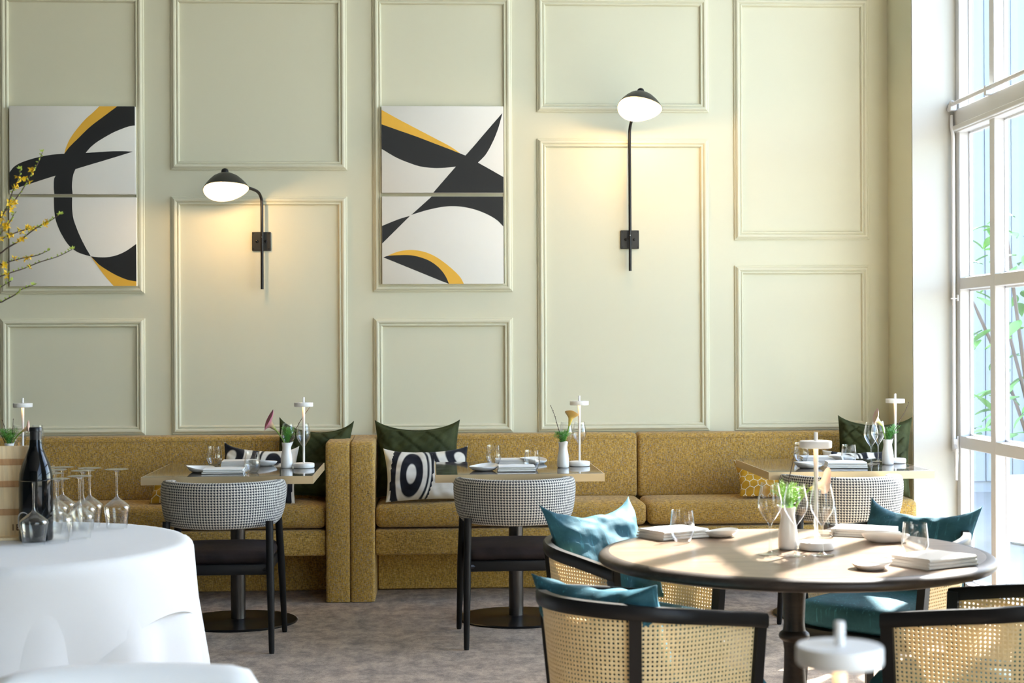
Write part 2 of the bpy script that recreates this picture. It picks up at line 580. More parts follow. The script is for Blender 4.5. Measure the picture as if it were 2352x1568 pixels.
PROF = [(0, 0), (0, .007), (.004, .010), (.008, .010), (.010, .016), (.018, .022), (.026, .021), (.032, .014), (.035, .012), (.038, .016), (.044, .016), (.048, .010), (.050, .004), (.050, -.002)]
def moulding(x0, x1, z0, z1):
    mb = MB()
    n = len(PROF)
    rings = []
    for (cx, cz, sx, sz) in ((x0, z0, 1, 1), (x1, z0, -1, 1), (x1, z1, -1, -1), (x0, z1, 1, -1)):
        rings.append([(cx + sx * d, WY - h, cz + sz * d) for d, h in PROF])
    vs = [p for r in rings for p in r]
    fs = []
    for j in range(4):
        j2 = (j + 1) % 4
        for k in range(n - 1):
            fs.append((j * n + k, j * n + k + 1, j2 * n + k + 1, j2 * n + k))
    mb.add(vs, fs)
    mb.build('panel_moulding', 'wall_paint', wall_back, smooth=30)
for x0, x1, zz in ((-2.388, -1.590, ((.862, 1.516), (1.654, 3.337))), (-1.442, -.457, ((.862, 2.200), (2.349, 3.337))),
                   (-.311, .478, ((.862, 1.513), (1.660, 3.337))), (.620, 1.604, ((.862, 2.530), (2.680, 3.337))), (1.751, 2.534, ((.862, 1.805), (1.952, 3.337)))):
    for z0, z1 in zz:
        moulding(x0, x1, z0, z1)
for x0, x1 in ((-3.36, -2.53), (-4.45, -3.50)):
    moulding(x0, x1, .862, 2.2); moulding(x0, x1, 2.349, 3.337)
bb = MB().box(LX, CX, WY - .015, WY, 0, .10)
struct(bb.build('baseboard_back', 'wall_paint', smooth=None))

# ------------------------------------------------------------------ window
FD = .075                                    # depth of the frame bars
ZB = [(0, .06), (.785, .852), (1.648, 1.712), (2.505, 2.63), (3.50, 3.56), (4.70, 4.78)]
def window(name, y_end, y_top, y_first, detailed):
    win = struct(link(name, None, None, (0, 0, 0)))
    ys = [y_top - .028]
    y = y_first
    while y > y_end + .1:
        ys.append(y); y -= .5535
    ys.append(y_end + .028)
    for i, yy in enumerate(ys):
        hw = .028 if i in (0, len(ys) - 1) else .034
        MB().rbox(WX, WX + FD, yy - hw, yy + hw, 0, 4.78, .004, 1).build('mullion', 'frame_white', win)
    for z0, z1 in ZB:
        d0 = .012 if z1 - z0 > .1 else -.001
        MB().rbox(WX - d0, WX + FD - .004, y_end, y_top, z0, z1, .004, 1).build('transom', 'frame_white', win)
    if detailed:
        MB().rbox(WX - .03, WX + .004, y_end, y_top, 2.512, 2.54, .004, 1).build('drip_bead', 'frame_white', win)
    for i in range(len(ys) - 1):
        ya, yb = ys[i + 1] + .034, ys[i] - .03
        for j in range(len(ZB) - 1):
            za, zb = ZB[j][1], ZB[j + 1][0]
            g = MB().box(WX + FD - .010, WX + FD - .004, ya - .005, yb + .005, za - .004, zb + .004).build('pane', 'window_glass', win, smooth=None)
            if detailed and i < 4:
                be = MB()
                be.box(WX + FD - .022, WX + FD - .011, yb - .010, yb, za, zb)
                be.box(WX + FD - .022, WX + FD - .011, ya, ya + .010, za, zb)
                be.box(WX + FD - .022, WX + FD - .011, ya, yb, za, za + .010)
                be.box(WX + FD - .022, WX + FD - .011, ya, yb, zb - .010, zb)
                be.build('glazing_bead', 'frame_white', g, smooth=None)
Y_END = 5.13
window('window_1', Y_END, PY, 7.895, True)
window('window_2', -4.2, 2.1, 1.55, False)
struct(MB().box(WX - .2, WX + .3, 2.1, Y_END, 0, HT).build('wall_right_middle', 'wall_paint', smooth=None))
struct(MB().box(WX - .2, WX + .3, RY, -4.2, 0, HT).build('wall_right_near', 'wall_paint', smooth=None))
struct(MB().rbox(WX - .002, WX + .25, Y_END, PY, -.02, .012, .004, 1).build('trim_1', 'frame_white'))

# fanlight opener gear
op = thing('window_opener', 'white fanlight opener with long rod, brackets and crank handle beside window', 'window opener', (2.862, 8.40, .6))
def rel(p): return (p[0] - 2.862, p[1] - 8.40, p[2] - .6)
rod = cat_rom([rel(p) for p in ((2.862, 8.435, 2.60), (2.855, 8.415, 2.54), (2.858, 8.402, 2.47), (2.858, 8.403, 2.3), (2.858, 8.404, 1.6), (2.858, 8.406, .80))], 6)
MB().tube(rod, .0095, 10).build('rod', 'frame_white', op)
MB().tube([rel(p) for p in ((2.85, 8.43, 2.655), (2.85, 6.2, 2.655))], .011, 10).build('drive_rail', 'frame_white', op)
for yy in (8.40, 7.86, 7.3, 6.75, 6.2):
    k = MB(); k.rbox(*[a - b for a, b in ((2.838, 2.862), (2.876, 2.862))], yy - 8.40 - .012, yy - 8.40 + .012, 2.62 - .6, 2.672 - .6, .004, 1)
    k.build('bracket', 'frame_white', op)
MB().tube([rel(p) for p in ((2.85, 8.44, 2.63), (2.85, 8.39, 2.665), (2.85, 8.36, 2.655))], .014, 10).build('elbow', 'frame_white', op)
k = MB(); k.rbox(-.02, .018, -.004, .012, .995, 1.003, .002, 1); k.rbox(.012, .020, -.01, .014, .985, 1.02, .002, 1); k.build('guide_clip', 'frame_white', op)
k = MB(); k.rbox(-.014, .012, -.012, .02, .165, .235, .006, 2); k.tube([(-.002, 0, .20), (-.006, -.03, .175)], .013, 10); k.build('gearbox', 'frame_white', op)
MB().tube([(-.006, -.032, .182), (-.006, -.036, .15), (-.002, -.02, .06), (0, -.014, .025), (0, -.013, .012)], [.009, .011, .009, .008, .009], 10).build('crank_handle', 'frame_white', op)
k = MB(); k.rbox(.012, .022, .004, .016, .16, .25, .002, 1); k.build('wall_plate', 'frame_white', op)

# ------------------------------------------------------------------ outside
struct(MB().box(WX + .2, 40, -25, 45, -.10, -.03).build('terrace', 'paving', smooth=None))
fence = thing('board_facade', 'pale blue board-clad facade beyond the window', 'building', (3.1, 14.2, -.03))
MB().box(-.5, 5.2, .03, .25, 0, 5.6).build('wall', 'facade_blue', fence, smooth=None)
for i in range(22):
    k = MB(); k.rbox(-.122, .122, 0, .03, .1, 5.5, .003, 1)
    k.build('board', 'facade_blue', fence, loc=(-.35 + i * .25, 0, 0))
MB().box(-.5, 5.2, -.05, .25, 5.5, 5.75).build('eaves_board', 'facade_blue', fence, smooth=None)
shrub = thing('laurel_shrub', 'broad-leaved green shrub in a tub seen through the right-hand panes', 'shrub', (4.22, 10.6, -.03))
MB().lathe([(0, 0), (.20, 0), (.24, .02), (.29, .42), (.30, .45), (.27, .45), (.25, .40), (0, .40)], 28).build('tub', 'fence_white', shrub)
for i in range(9):
    a = rnd.uniform(0, 2 * PI); q = rnd.uniform(.25, .5)
    MB().tube(cat_rom([(0, 0, .38), (q * .4 * math.cos(a), q * .4 * math.sin(a), 1.0), (q * math.cos(a), q * math.sin(a), rnd.uniform(1.6, 2.2))], 5), [.012] * 10 + [.006], 6).build('branch', 'twig', shrub)
lf = MB()
nl = 7
rows = []
for i in range(nl):
    u = i / (nl - 1); wd = .032 * math.sin(PI * u ** .8) + .0008
    rows.append([(-wd, u * .17, .012 * math.sin(PI * u) + .008), (0, u * .17, .012 * math.sin(PI * u)), (wd, u * .17, .012 * math.sin(PI * u) + .008)])
lf.sweep(rows, closed=False, caps=False)
l0 = lf.build('leaf', 'shrub_leaf', shrub)
leaf_me = l0.data
first = True
for i in range(190):
    a = rnd.uniform(0, 2 * PI); q = .52 * math.sqrt(rnd.random()); z = rnd.uniform(.75, 2.3)
    o = l0 if first else link('leaf', leaf_me, shrub)
    first = False
    o.location = (q * math.cos(a), q * math.sin(a), z)
    o.rotation_euler = (rnd.uniform(-.9, .7), rnd.uniform(-.5, .5), a - PI / 2 + rnd.uniform(-1, 1))
    s = rnd.uniform(.75, 1.25); o.scale = (s, s, s)

# ------------------------------------------------------------------ pictures
def px1(x, y):     # photo tracing grid of the left pair -> metres on the canvas plane (relative to the pair's corner)
    return (x / 2.904 * .0024015, -y / 2.904 * .0024285)
def picture(name, label, x0, x1, z0, z1, shapes, sx, sy, u0, v0, mats):
    """canvas with painted shapes; shapes are traced outlines mapped so that (u0,v0) is the canvas top left"""
    o = thing(name, label, 'painting', ((x0 + x1) / 2, WY - .012, z0), 0, 'paired abstract canvases')
    w, h = x1 - x0, z1 - z0
    k = MB(); k.rbox(-w / 2, w / 2, -.030, 0, 0, h, .003, 2); k.build('canvas', 'canvas', o)
    for (nm, mt, pts) in shapes:
        P = [Vector((max(-w / 2 + .001, min(w / 2 - .001, -w / 2 + (x - u0) * sx)), max(.001, min(h - .001, h - (y - v0) * sy)), 0)) for x, y in pts]
        # smooth between traced points except at corners
        out = []
        n = len(P)
        for i in range(n):
            p0, p1, p2, p3 = P[i - 1], P[i], P[(i + 1) % n], P[(i + 2) % n]
            d0, d1, d2 = (p1 - p0), (p2 - p1), (p3 - p2)
            t1 = (p2 - p0) * .5 if d0.length > 1e-6 and d0.angle(d1, 9) < .6 else d1
            t2 = (p3 - p1) * .5 if d2.length > 1e-6 and d1.angle(d2, 9) < .6 else d1
            t1 = t1.normalized() * d1.length if t1.length else t1
            t2 = t2.normalized() * d1.length if t2.length else t2
            for q in range(5):
                u = q / 5
                h00 = 2 * u ** 3 - 3 * u ** 2 + 1; h10 = u ** 3 - 2 * u ** 2 + u; h01 = -2 * u ** 3 + 3 * u ** 2; h11 = u ** 3 - u ** 2
                v = p1 * h00 + t1 * h10 + p2 * h01 + t2 * h11
                out.append((max(-w / 2 + .0005, min(w / 2 - .0005, v.x)), max(.0005, min(h - .0005, v.y))))
        bm = bmesh.new()
        vv = [bm.verts.new((a, -.0306, b)) for a, b in out]
        f = bm.faces.new(vv)
        r = bmesh.ops.extrude_face_region(bm, geom=[f])
        for e in r['geom']:
            if isinstance(e, bmesh.types.BMVert):
                e.co.y = -.0298
        bmesh.ops.triangulate(bm, faces=[q for q in bm.faces if len(q.verts) > 4])
        bmesh.ops.recalc_face_normals(bm, faces=bm.faces[:])
        me = bpy.data.meshes.new(nm); bm.to_mesh(me); bm.free()
        me.materials.append(M[mt])
        link(nm, me, o)
    return o
LU_Y = [(663, 122), (782, 122), (700, 185), (600, 262), (520, 340), (460, 400), (428, 443), (440, 400), (465, 345), (510, 280), (570, 210), (620, 165)]
LU_B = [(782, 122), (905, 122), (905, 252), (860, 258), (820, 272), (760, 297), (700, 330), (640, 368), (600, 402), (570, 437), (650, 432), (740, 426), (820, 425), (885, 428),
        (800, 455), (700, 486), (600, 516), (502, 546), (488, 580), (480, 625), (478, 670), (482, 718), (360, 718), (357, 660), (360, 610), (370, 590), (300, 612), (200, 645), (58, 688),
        (58, 570), (90, 535), (130, 508), (200, 482), (280, 461), (360, 448), (428, 443), (460, 400), (520, 340), (600, 262), (700, 185)]
LL_B1 = [(360, 734), (482, 734), (482, 820), (490, 880), (510, 940), (535, 1000), (570, 1070), (605, 1130), (560, 1118), (510, 1098), (460, 1058), (420, 1000), (390, 940), (370, 880), (362, 820)]
LL_B2 = [(605, 1130), (660, 1136), (720, 1135), (780, 1122), (840, 1095), (914, 1048), (914, 1297), (850, 1286), (780, 1258), (720, 1225), (660, 1185), (625, 1150)]
LL_Y = [(605, 1130), (625, 1150), (660, 1185), (720, 1225), (780, 1258), (850, 1286), (914, 1297), (914, 1332), (757, 1332), (710, 1275), (660, 1210)]
k1 = .0024 / 2.904
picture('abstract_painting', 'white canvas with black swoosh and ochre stripe, upper left of the wall', -2.327, -1.634, 2.208, 2.70,
        [('ochre_shape', 'art_yellow', LU_Y), ('black_shape', 'art_black', LU_B)], (.693 / 838), (.492 / 593), 62, 122, None)
picture('abstract_painting', 'white canvas with black loop and ochre corner, lower left behind the branches', -2.329, -1.629, 1.695, 2.191,
        [('black_shape', 'art_black', LL_B1), ('black_shape', 'art_black', LL_B2), ('ochre_shape', 'art_yellow', LL_Y)], (.700 / 848), (.496 / 590), 62, 738, None)
RU_Y = [(76, 216), (76, 316), (200, 358), (320, 400), (440, 446), (540, 484), (625, 518), (560, 472), (440, 408), (320, 345), (200, 282)]
RU_B = [(76, 316), (200, 358), (320, 400), (440, 446), (540, 484), (625, 518), (659, 531), (720, 462), (800, 368), (916, 235), (890, 330), (860, 410), (820, 490), (790, 535), (745, 580),
        (830, 628), (926, 680), (926, 794), (435, 794), (510, 702), (592, 608), (520, 616), (440, 618), (350, 608), (270, 583), (180, 545), (76, 486)]
RL_B1 = [(425, 816), (926, 816), (926, 1026), (880, 985), (820, 948), (740, 915), (660, 895), (580, 887), (500, 892), (400, 912), (330, 932), (283, 947), (350, 888)]
RL_B2 = [(275, 953), (200, 975), (76, 1022), (76, 1142), (180, 1046)]
RL_Y = [(118, 1225), (190, 1198), (260, 1187), (320, 1189), (390, 1205), (460, 1238), (530, 1288), (590, 1340), (625, 1380), (645, 1424), (543, 1424), (515, 1360), (470, 1305), (410, 1262), (340, 1235), (270, 1222), (190, 1222)]
RL_B3 = [(90, 1237), (118, 1227), (190, 1222), (270, 1222), (340, 1235), (410, 1262), (470, 1305), (515, 1360), (543, 1424), (480, 1395), (300, 1322)]
picture('abstract_painting', 'white canvas with black crossing blades and ochre stripe, between the two sconces', -.261, .427, 2.217, 2.707,
        [('ochre_shape', 'art_yellow', RU_Y), ('black_shape', 'art_black', RU_B)], (.688 / 842), (.490 / 602), 80, 188, None)
picture('abstract_painting', 'white canvas with black arch and ochre-edged black leaf near its bottom', -.261, .425, 1.702, 2.197,
        [('black_shape', 'art_black', RL_B1), ('black_shape', 'art_black', RL_B2), ('ochre_shape', 'art_yellow', RL_Y), ('black_shape', 'art_black', RL_B3)], (.686 / 842), (.495 / 600), 80, 820, None)

# ------------------------------------------------------------------ sconces
def sconce(label, x, zplate, zbot, arm, sc, tilt, power):
    """x: bar position; arm: list of points of the bar (relative to wall plate centre); sc: shade crown; tilt: opening direction"""
    o = thing('wall_sconce', label, 'wall lamp', (x, WY, zplate), 0, 'black swing-arm sconces')
    k = MB(); k.rbox(-.053, .053, -.012, 0, -.053, .053, .003, 1); pl_ = k.build('back_plate', 'sconce_black', o)
    for sx_ in (-.025, .025):
        MB().lathe([(0, -.0185), (.006, -.018), (.0085, -.012), (.0085, -.010)], 12, mat=Matrix.Rotation(R(-90), 4, 'X')).build('bolt', 'black_gloss', pl_, loc=(sx_ + .004, -.024 + .012, 0), rot=(0, 0, 0)) if False else \
        MB().tube([(sx_, -.011, 0), (sx_, -.016, 0), (sx_, -.018, 0)], [.008, .008, .004], 12).build('bolt', 'black_gloss', pl_)
    for sx_ in (-.043, .043):
        for sz_ in (-.043, .043):
            MB().tube([(sx_, -.011, sz_), (sx_, -.0135, sz_)], .0038, 10).build('screw', 'black_gloss', pl_)
    MB().tube(arm, .0085, 12).build('arm', 'black_metal', o)
    MB().tube([(arm[0][0], -.035, .012), (arm[0][0], -.005, .012)], .007, 10).build('standoff', 'black_metal', o)
    MB().tube([(arm[0][0], -.038 - .0075, .022), (arm[0][0], -.038 - .010, .022)], .003, 8).build('set_screw', 'screw', o)
    n = Vector(tilt).normalized()          # opening direction
    q = Vector((0, 0, -1)).rotation_difference(n).to_matrix().to_4x4()
    T = Matrix.Translation(Vector(sc)) @ q
    prof = [(.002, .0), (.02, -.001), (.045, -.010), (.070, -.027), (.090, -.048), (.106, -.069), (.117, -.086), (.124, -.099)]
    def saddle(p, a, r, z):
        # soft asymmetric brim
        p.z += .010 * (r / .124) ** 2 * math.sin(2 * a + .6)
        return p
    k = MB().lathe(prof, 48, mat=T, warp=saddle); sh = k.build('shade', 'sconce_black', o, smooth=60)
    prof2 = [(r * .985, z - .0022) for r, z in prof]
    k = MB().lathe(prof2, 48, mat=T, warp=saddle); k.build('shade_lining', 'shade_white', sh, smooth=60)
    k = MB().lathe([(0, .030), (.010, .029), (.017, .024), (.020, .016), (.020, .004), (.018, -.001)], 20, mat=T); k.build('cap', 'black_metal', sh)
    k = MB().lathe([(.0, -.020), (.015, -.020), (.015, -.052), (0, -.052)], 20, mat=T); k.build('socket', 'bulb_socket', sh)
    k = MB().lathe([(.011, -.052), (.017, -.064), (.018, -.074), (.014, -.090), (.007, -.106), (.003, -.114), (0, -.116)], 20, mat=T); k.build('bulb', 'bulb_warm', sh)
    # the joint from the arm to the shade
    e = T @ Vector((0, 0, -.02))
    L = bpy.data.lights.new('sconce_light', 'POINT'); L.energy = power; L.color = (1.0, .62, .28); L.shadow_soft_size = .022
    lo = bpy.data.objects.new('sconce_light', L); COL.objects.link(lo); lo.parent = o
    lo.location = T @ Vector((0, 0, -.128))
    return o
# left one: bar turns towards the left and out from the wall
zp = 1.946
arm1 = cat_rom([(.006, -.038, -.27), (.006, -.038, 0), (.006, -.038, .20), (.002, -.050, .245), (-.012, -.085, .272), (-.045, -.14, .285), (-.075, -.185, .288)], 8)
sconce('black wall sconce with short bent arm, left of the two', -.9385, zp, 0, arm1, (-.168, -.275, .352), (.10, -.33, -.93), 1.6)
zp = 1.954
arm2 = cat_rom([(-.002, -.038, -.18), (-.002, -.038, 0), (-.002, -.038, .30), (-.002, -.038, .58), (-.001, -.046, .63), (.004, -.085, .668), (.012, -.15, .690), (.02, -.20, .70)], 8)
sconce('black wall sconce on tall straight bar, right of the striped canvases', 1.1475, zp, 0, arm2, (.028, -.285, .790), (-.10, -.40, -.90), 2.4)

# ------------------------------------------------------------------ banquettes
def soft_slab(mb, x0, x1, y0, y1, z0, z1, r=.03, bulge=.012, nx=14, seg=4):
    bm = bmesh.new()
    bmesh.ops.create_cube(bm, size=1)
    for v in bm.verts:
        v.co = Vector(((x0 + x1) / 2 + v.co.x * (x1 - x0), (y0 + y1) / 2 + v.co.y * (y1 - y0), (z0 + z1) / 2 + v.co.z * (z1 - z0)))
    bmesh.ops.bevel(bm, geom=bm.edges[:], offset=r, segments=seg, profile=.5, affect='EDGES')
    n = max(2, int((x1 - x0) / .12))
    for i in range(1, n):
        xx = x0 + (x1 - x0) * i / n
        bmesh.ops.bisect_plane(bm, geom=bm.verts[:] + bm.edges[:] + bm.faces[:], plane_co=(xx, 0, 0), plane_no=(1, 0, 0))
    for i in range(1, 4):
        yy = y0 + (y1 - y0) * i / 4
        bmesh.ops.bisect_plane(bm, geom=bm.verts[:] + bm.edges[:] + bm.faces[:], plane_co=(0, yy, 0), plane_no=(0, 1, 0))
    for v in bm.verts:
        u = (v.co.x - x0) / (x1 - x0); w = (v.co.y - y0) / (y1 - y0); h = (v.co.z - z0) / (z1 - z0)
        e = min(1, min(u, 1 - u) * (x1 - x0) / .10)
        if h > .5:
            v.co.z += bulge * (1 - (2 * w - 1) ** 2) * sstep(0, 1, e)
        v.co.y -= bulge * .5 * (1 if w < .3 else 0) * sstep(0, 1, e) * math.sin(PI * h)
    bm.verts.index_update()
    vs = [v.co.copy() for v in bm.verts]; fs = [[v.index for v in f.verts] for f in bm.faces]
    bm.free()
    mb.add(vs, fs)
    return mb
BENCH_Y0 = 8.345
def banquette(label, x0, x1, arm_side, splits):
    o = thing('banquette', label, 'banquette', (0, 0, 0))
    ax = .128
    if arm_side == 'R':
        a0, a1 = x1 - ax, x1; i0, i1 = x0, a0
    else:
        a0, a1 = x0, x0 + ax; i0, i1 = a1, x1
    # armrest: slab with a rounded top
    k = MB()
    pts = []
    for (yy, zz) in [(8.315, .004), (8.315, .80), (8.318, .825), (8.328, .842), (8.345, .850), (8.6, .853), (8.895, .853), (8.895, .004)]:
        pts.append((yy, zz))
    bm = bmesh.new()
    va = [bm.verts.new((a0, yy, zz)) for yy, zz in pts]
    f = bm.faces.new(va)
    r = bmesh.ops.extrude_face_region(bm, geom=[f])
    for e in r['geom']:
        if isinstance(e, bmesh.types.BMVert):
            e.co.x = a1
    ed = [e for e in bm.edges if abs(e.verts[0].co.x - e.verts[1].co.x) < 1e-6 and max(e.verts[0].co.y, e.verts[1].co.y) < 8.89]
    bmesh.ops.bevel(bm, geom=ed, offset=.016, segments=3, profile=.5, affect='EDGES')
    bm.verts.index_update()
    k.add([v.co.copy() for v in bm.verts], [[v.index for v in q.verts] for q in bm.faces]); bm.free()
    k.build('armrest', 'tweed', o, smooth=50)
    xs = [i0] + splits + [i1]
    for i in range(len(xs) - 1):
        xa, xb = xs[i] + .002, xs[i + 1] - .002
        k = MB(); k.rbox(xa, xb, 8.735, 8.893, .50, .860, .022, 4); k.build('backrest', 'tweed', o, smooth=50)
        # piped seam close to the top of the backrest
        MB().tube([(xa + .02, 8.7345, .834), (xb - .02, 8.7345, .834)], .0018, 6).build('seam', 'tweed', o)
        k = MB(); soft_slab(k, xa, xb, BENCH_Y0 + .005, 8.735, .388, .512, .034, .012); k.build('seat_cushion', 'tweed', o, smooth=50)
        MB().tube([(xa + .03, BENCH_Y0 + .012, .488), (xb - .03, BENCH_Y0 + .012, .488)], .0018, 6).build('seam', 'tweed', o)
    k = MB(); k.rbox(i0 + .002, i1 - .002, BENCH_Y0 - .005, 8.88, .245, .380, .014, 3); k.build('seat_rail', 'tweed', o, smooth=50)
    k = MB(); k.rbox(i0 + .002, i1 - .002, 8.72, 8.88, .004, .25, .006, 1); k.build('plinth', 'tweed', o)
    return o
banquette('mustard tweed banquette against the wall, left of the paired armrests', -4.3, -.4195, 'R', [-2.75])
banquette('mustard tweed banquette reaching right to the window pier', -.4175, 2.640, 'L', [1.166])

# ------------------------------------------------------------------ square tables
def make_table():
    o = thing('bistro_table', 'x', 'table')
    h = .40
    k = MB(); k.rbox(-h + .004, h - .004, -h + .004, h - .004, .716, .750, .0012, 1); k.build('tabletop', 'marble', o)
    k = MB()
    for (x0, x1, y0, y1) in ((-h, h, -h, -h + .0045), (-h, h, h - .0045, h), (-h, -h + .0045, -h + .0045, h - .0045), (h - .0045, h, -h + .0045, h - .0045)):
        k.box(x0, x1, y0, y1, .7125, .7492)
    k.build('edge_band', 'champagne_edge', o, smooth=None)
    MB().lathe([(0, .70), (.11, .70), (.11, .712), (.0, .712)], 32).build('top_flange', 'black_metal', o)
    MB().lathe([(.036, .012), (.036, .702)], 40).build('column', 'gunmetal', o)
    MB().lathe([(0, .0), (.288, .0), (.290, .002), (.290, .007), (.286, .0105), (.06, .016), (.05, .019), (.0, .019)], 64).build('base_disc', 'black_gloss', o)
    return o
T0c, T1c, T2c, T3c = (-2.33, 7.80), (-.944, 7.79), (.428, 7.78), (2.010, 7.77)
tb = make_table()
tb.location = (*T1c, 0); tb['label'] = 'square dark marble table in front of the left banquette arm'; tb['group'] = 'square marble-topped tables'
dup(tb, (*T2c, 0), 0, 'square dark marble table below the crossing-blades canvas')
dup(tb, (*T3c, 0), 0, 'square dark marble table nearest the window pier')
dup(tb, (*T0c, 0), 0, 'square dark marble table half hidden behind wine crate at far left')

# ------------------------------------------------------------------ houndstooth chairs
def make_hchair():
    o = thing('armchair', 'x', 'chair')
    a, b_ = .248, .268
    N, K = 56, 20
    rings, uvs = [], []
    tmax = R(122)
    L = 0; prev = None
    for i in range(N + 1):
        u = -1 + 2 * i / N
        t_ = u * tmax
        c = Vector((a * math.sin(t_), -b_ * math.cos(t_), 0))
        if abs(t_) > R(90):
            c.x = math.copysign(a - .012 * ((abs(t_) - R(90)) / R(32)) ** 2, t_)
            c.y = b_ * (abs(t_) - R(90)) * .95
        if prev is not None:
            L += (c - prev).length
        prev = c
        e = 1 - abs(u)
        cap = math.sqrt(max(0, 1 - (1 - min(1, e / .06)) ** 2)) if e < .06 else 1
        cap = max(cap, .03)
        at2 = abs(math.degrees(t_))
        hh = (.104 - .028 * sstep(60, 122, at2)) * cap
        th = (.034 - .004 * sstep(50, 120, at2)) * (.35 + .65 * cap)
        zc = .655 + .012 * sstep(60, 122, at2)
        nrm = Vector((math.sin(t_) if abs(t_) < R(90) else math.copysign(1, t_), -math.cos(t_) if abs(t_) < R(90) else 0, 0)).normalized()
        ring = []
        for k in range(K):
            q = 2 * PI * k / K
            cx_, sx_ = math.cos(q), math.sin(q)
            ex = .75
            px_ = math.copysign(abs(cx_) ** ex, cx_) * th
            pz_ = math.copysign(abs(sx_) ** ex, sx_) * hh
            lean = (pz_) * .10
            ring.append(c + nrm * (px_ + lean) + Vector((0, 0, zc + pz_)))
            uvs.append((L, pz_ if px_ >= 0 else .5 + pz_))
        rings.append(ring)
    k = MB(); k.sweep(rings, True, True, uvs); k.build('back_shell', 'houndstooth', o, smooth=70)
    k = MB(); soft_slab(k, -.225, .225, -.20, .235, .388, .448, .028, .016); k.build('seat', 'suede_brown', o, smooth=60)
    k = MB(); k.rbox(-.225, .225, -.215, .23, .345, .392, .006, 2); k.build('seat_frame', 'black_wood', o)
    for sx_ in (-1, 1):
        MB().tube([(sx_ * .236, -.235, 0), (sx_ * .236, -.234, .012), (sx_ * .232, -.228, .3), (sx_ * .226, -.212, .585)], [.0105, .0125, .0175, .017], 16).build('leg', 'black_wood', o)
        MB().tube([(sx_ * .246, .285, 0), (sx_ * .246, .283, .012), (sx_ * .240, .21, .32), (sx_ * .232, .12, .60)], [.0105, .0125, .017, .017], 16).build('leg', 'black_wood', o)
        MB().tube([(sx_ * .19, -.2, .368), (sx_ * .236, -.222, .368)], .012, 8).build('bracket', 'black_metal', o)
        MB().tube([(sx_ * .19, .19, .368), (sx_ * .239, .20, .368)], .012, 8).build('bracket', 'black_metal', o)
    return o
hc = make_hchair()
hc.location = (-.936, 7.215, 0); hc.rotation_euler = (0, 0, R(0)); hc['label'] = 'houndstooth tub chair at the left square table, next to white-clothed table'; hc['group'] = 'houndstooth tub chairs'
dup(hc, (.392, 7.235, 0), R(1.5), 'houndstooth tub chair at the middle square table, back to the camera')
dup(hc, (1.915, 7.215, 0), R(-4), 'houndstooth tub chair at the square table by the window')

# ------------------------------------------------------------------ pillows
def bw_field(u, v, seed):
    """signed print outline, >0 white; u,v in -1..1"""
    if seed % 2:
        u = -u
    def ell(cx, cy, a, b, x, y, rot=0):
        c, s = math.cos(rot), math.sin(rot)
        dx, dy = x - cx, y - cy
        return math.sqrt(((dx * c + dy * s) / a) ** 2 + ((-dx * s + dy * c) / b) ** 2)
    d = ell(-.40, -.03, .42, 1.36, u, v, -.08)
    th = [.28, .66, .90]
    val = None
    if d < 1.25 and u < .15:
        if d < .47: val = (.28 - d)              # white oval, black ring
        elif d < .78: val = (d - .66)            # ring to white band
        else: val = (.92 - d) if u < -.38 else max(.90 - d, min(d - 1.02, 1.13 - d))
    else:
        e = ell(.80, .55, .62, 1.25, u, v, .25)
        if e < .40: val = (.22 - e)
        elif e < .72: val = (e - .55)
        else: val = (.86 - e) if e < 1.0 else min(e - 1.03, 1.2)
    return val * .45
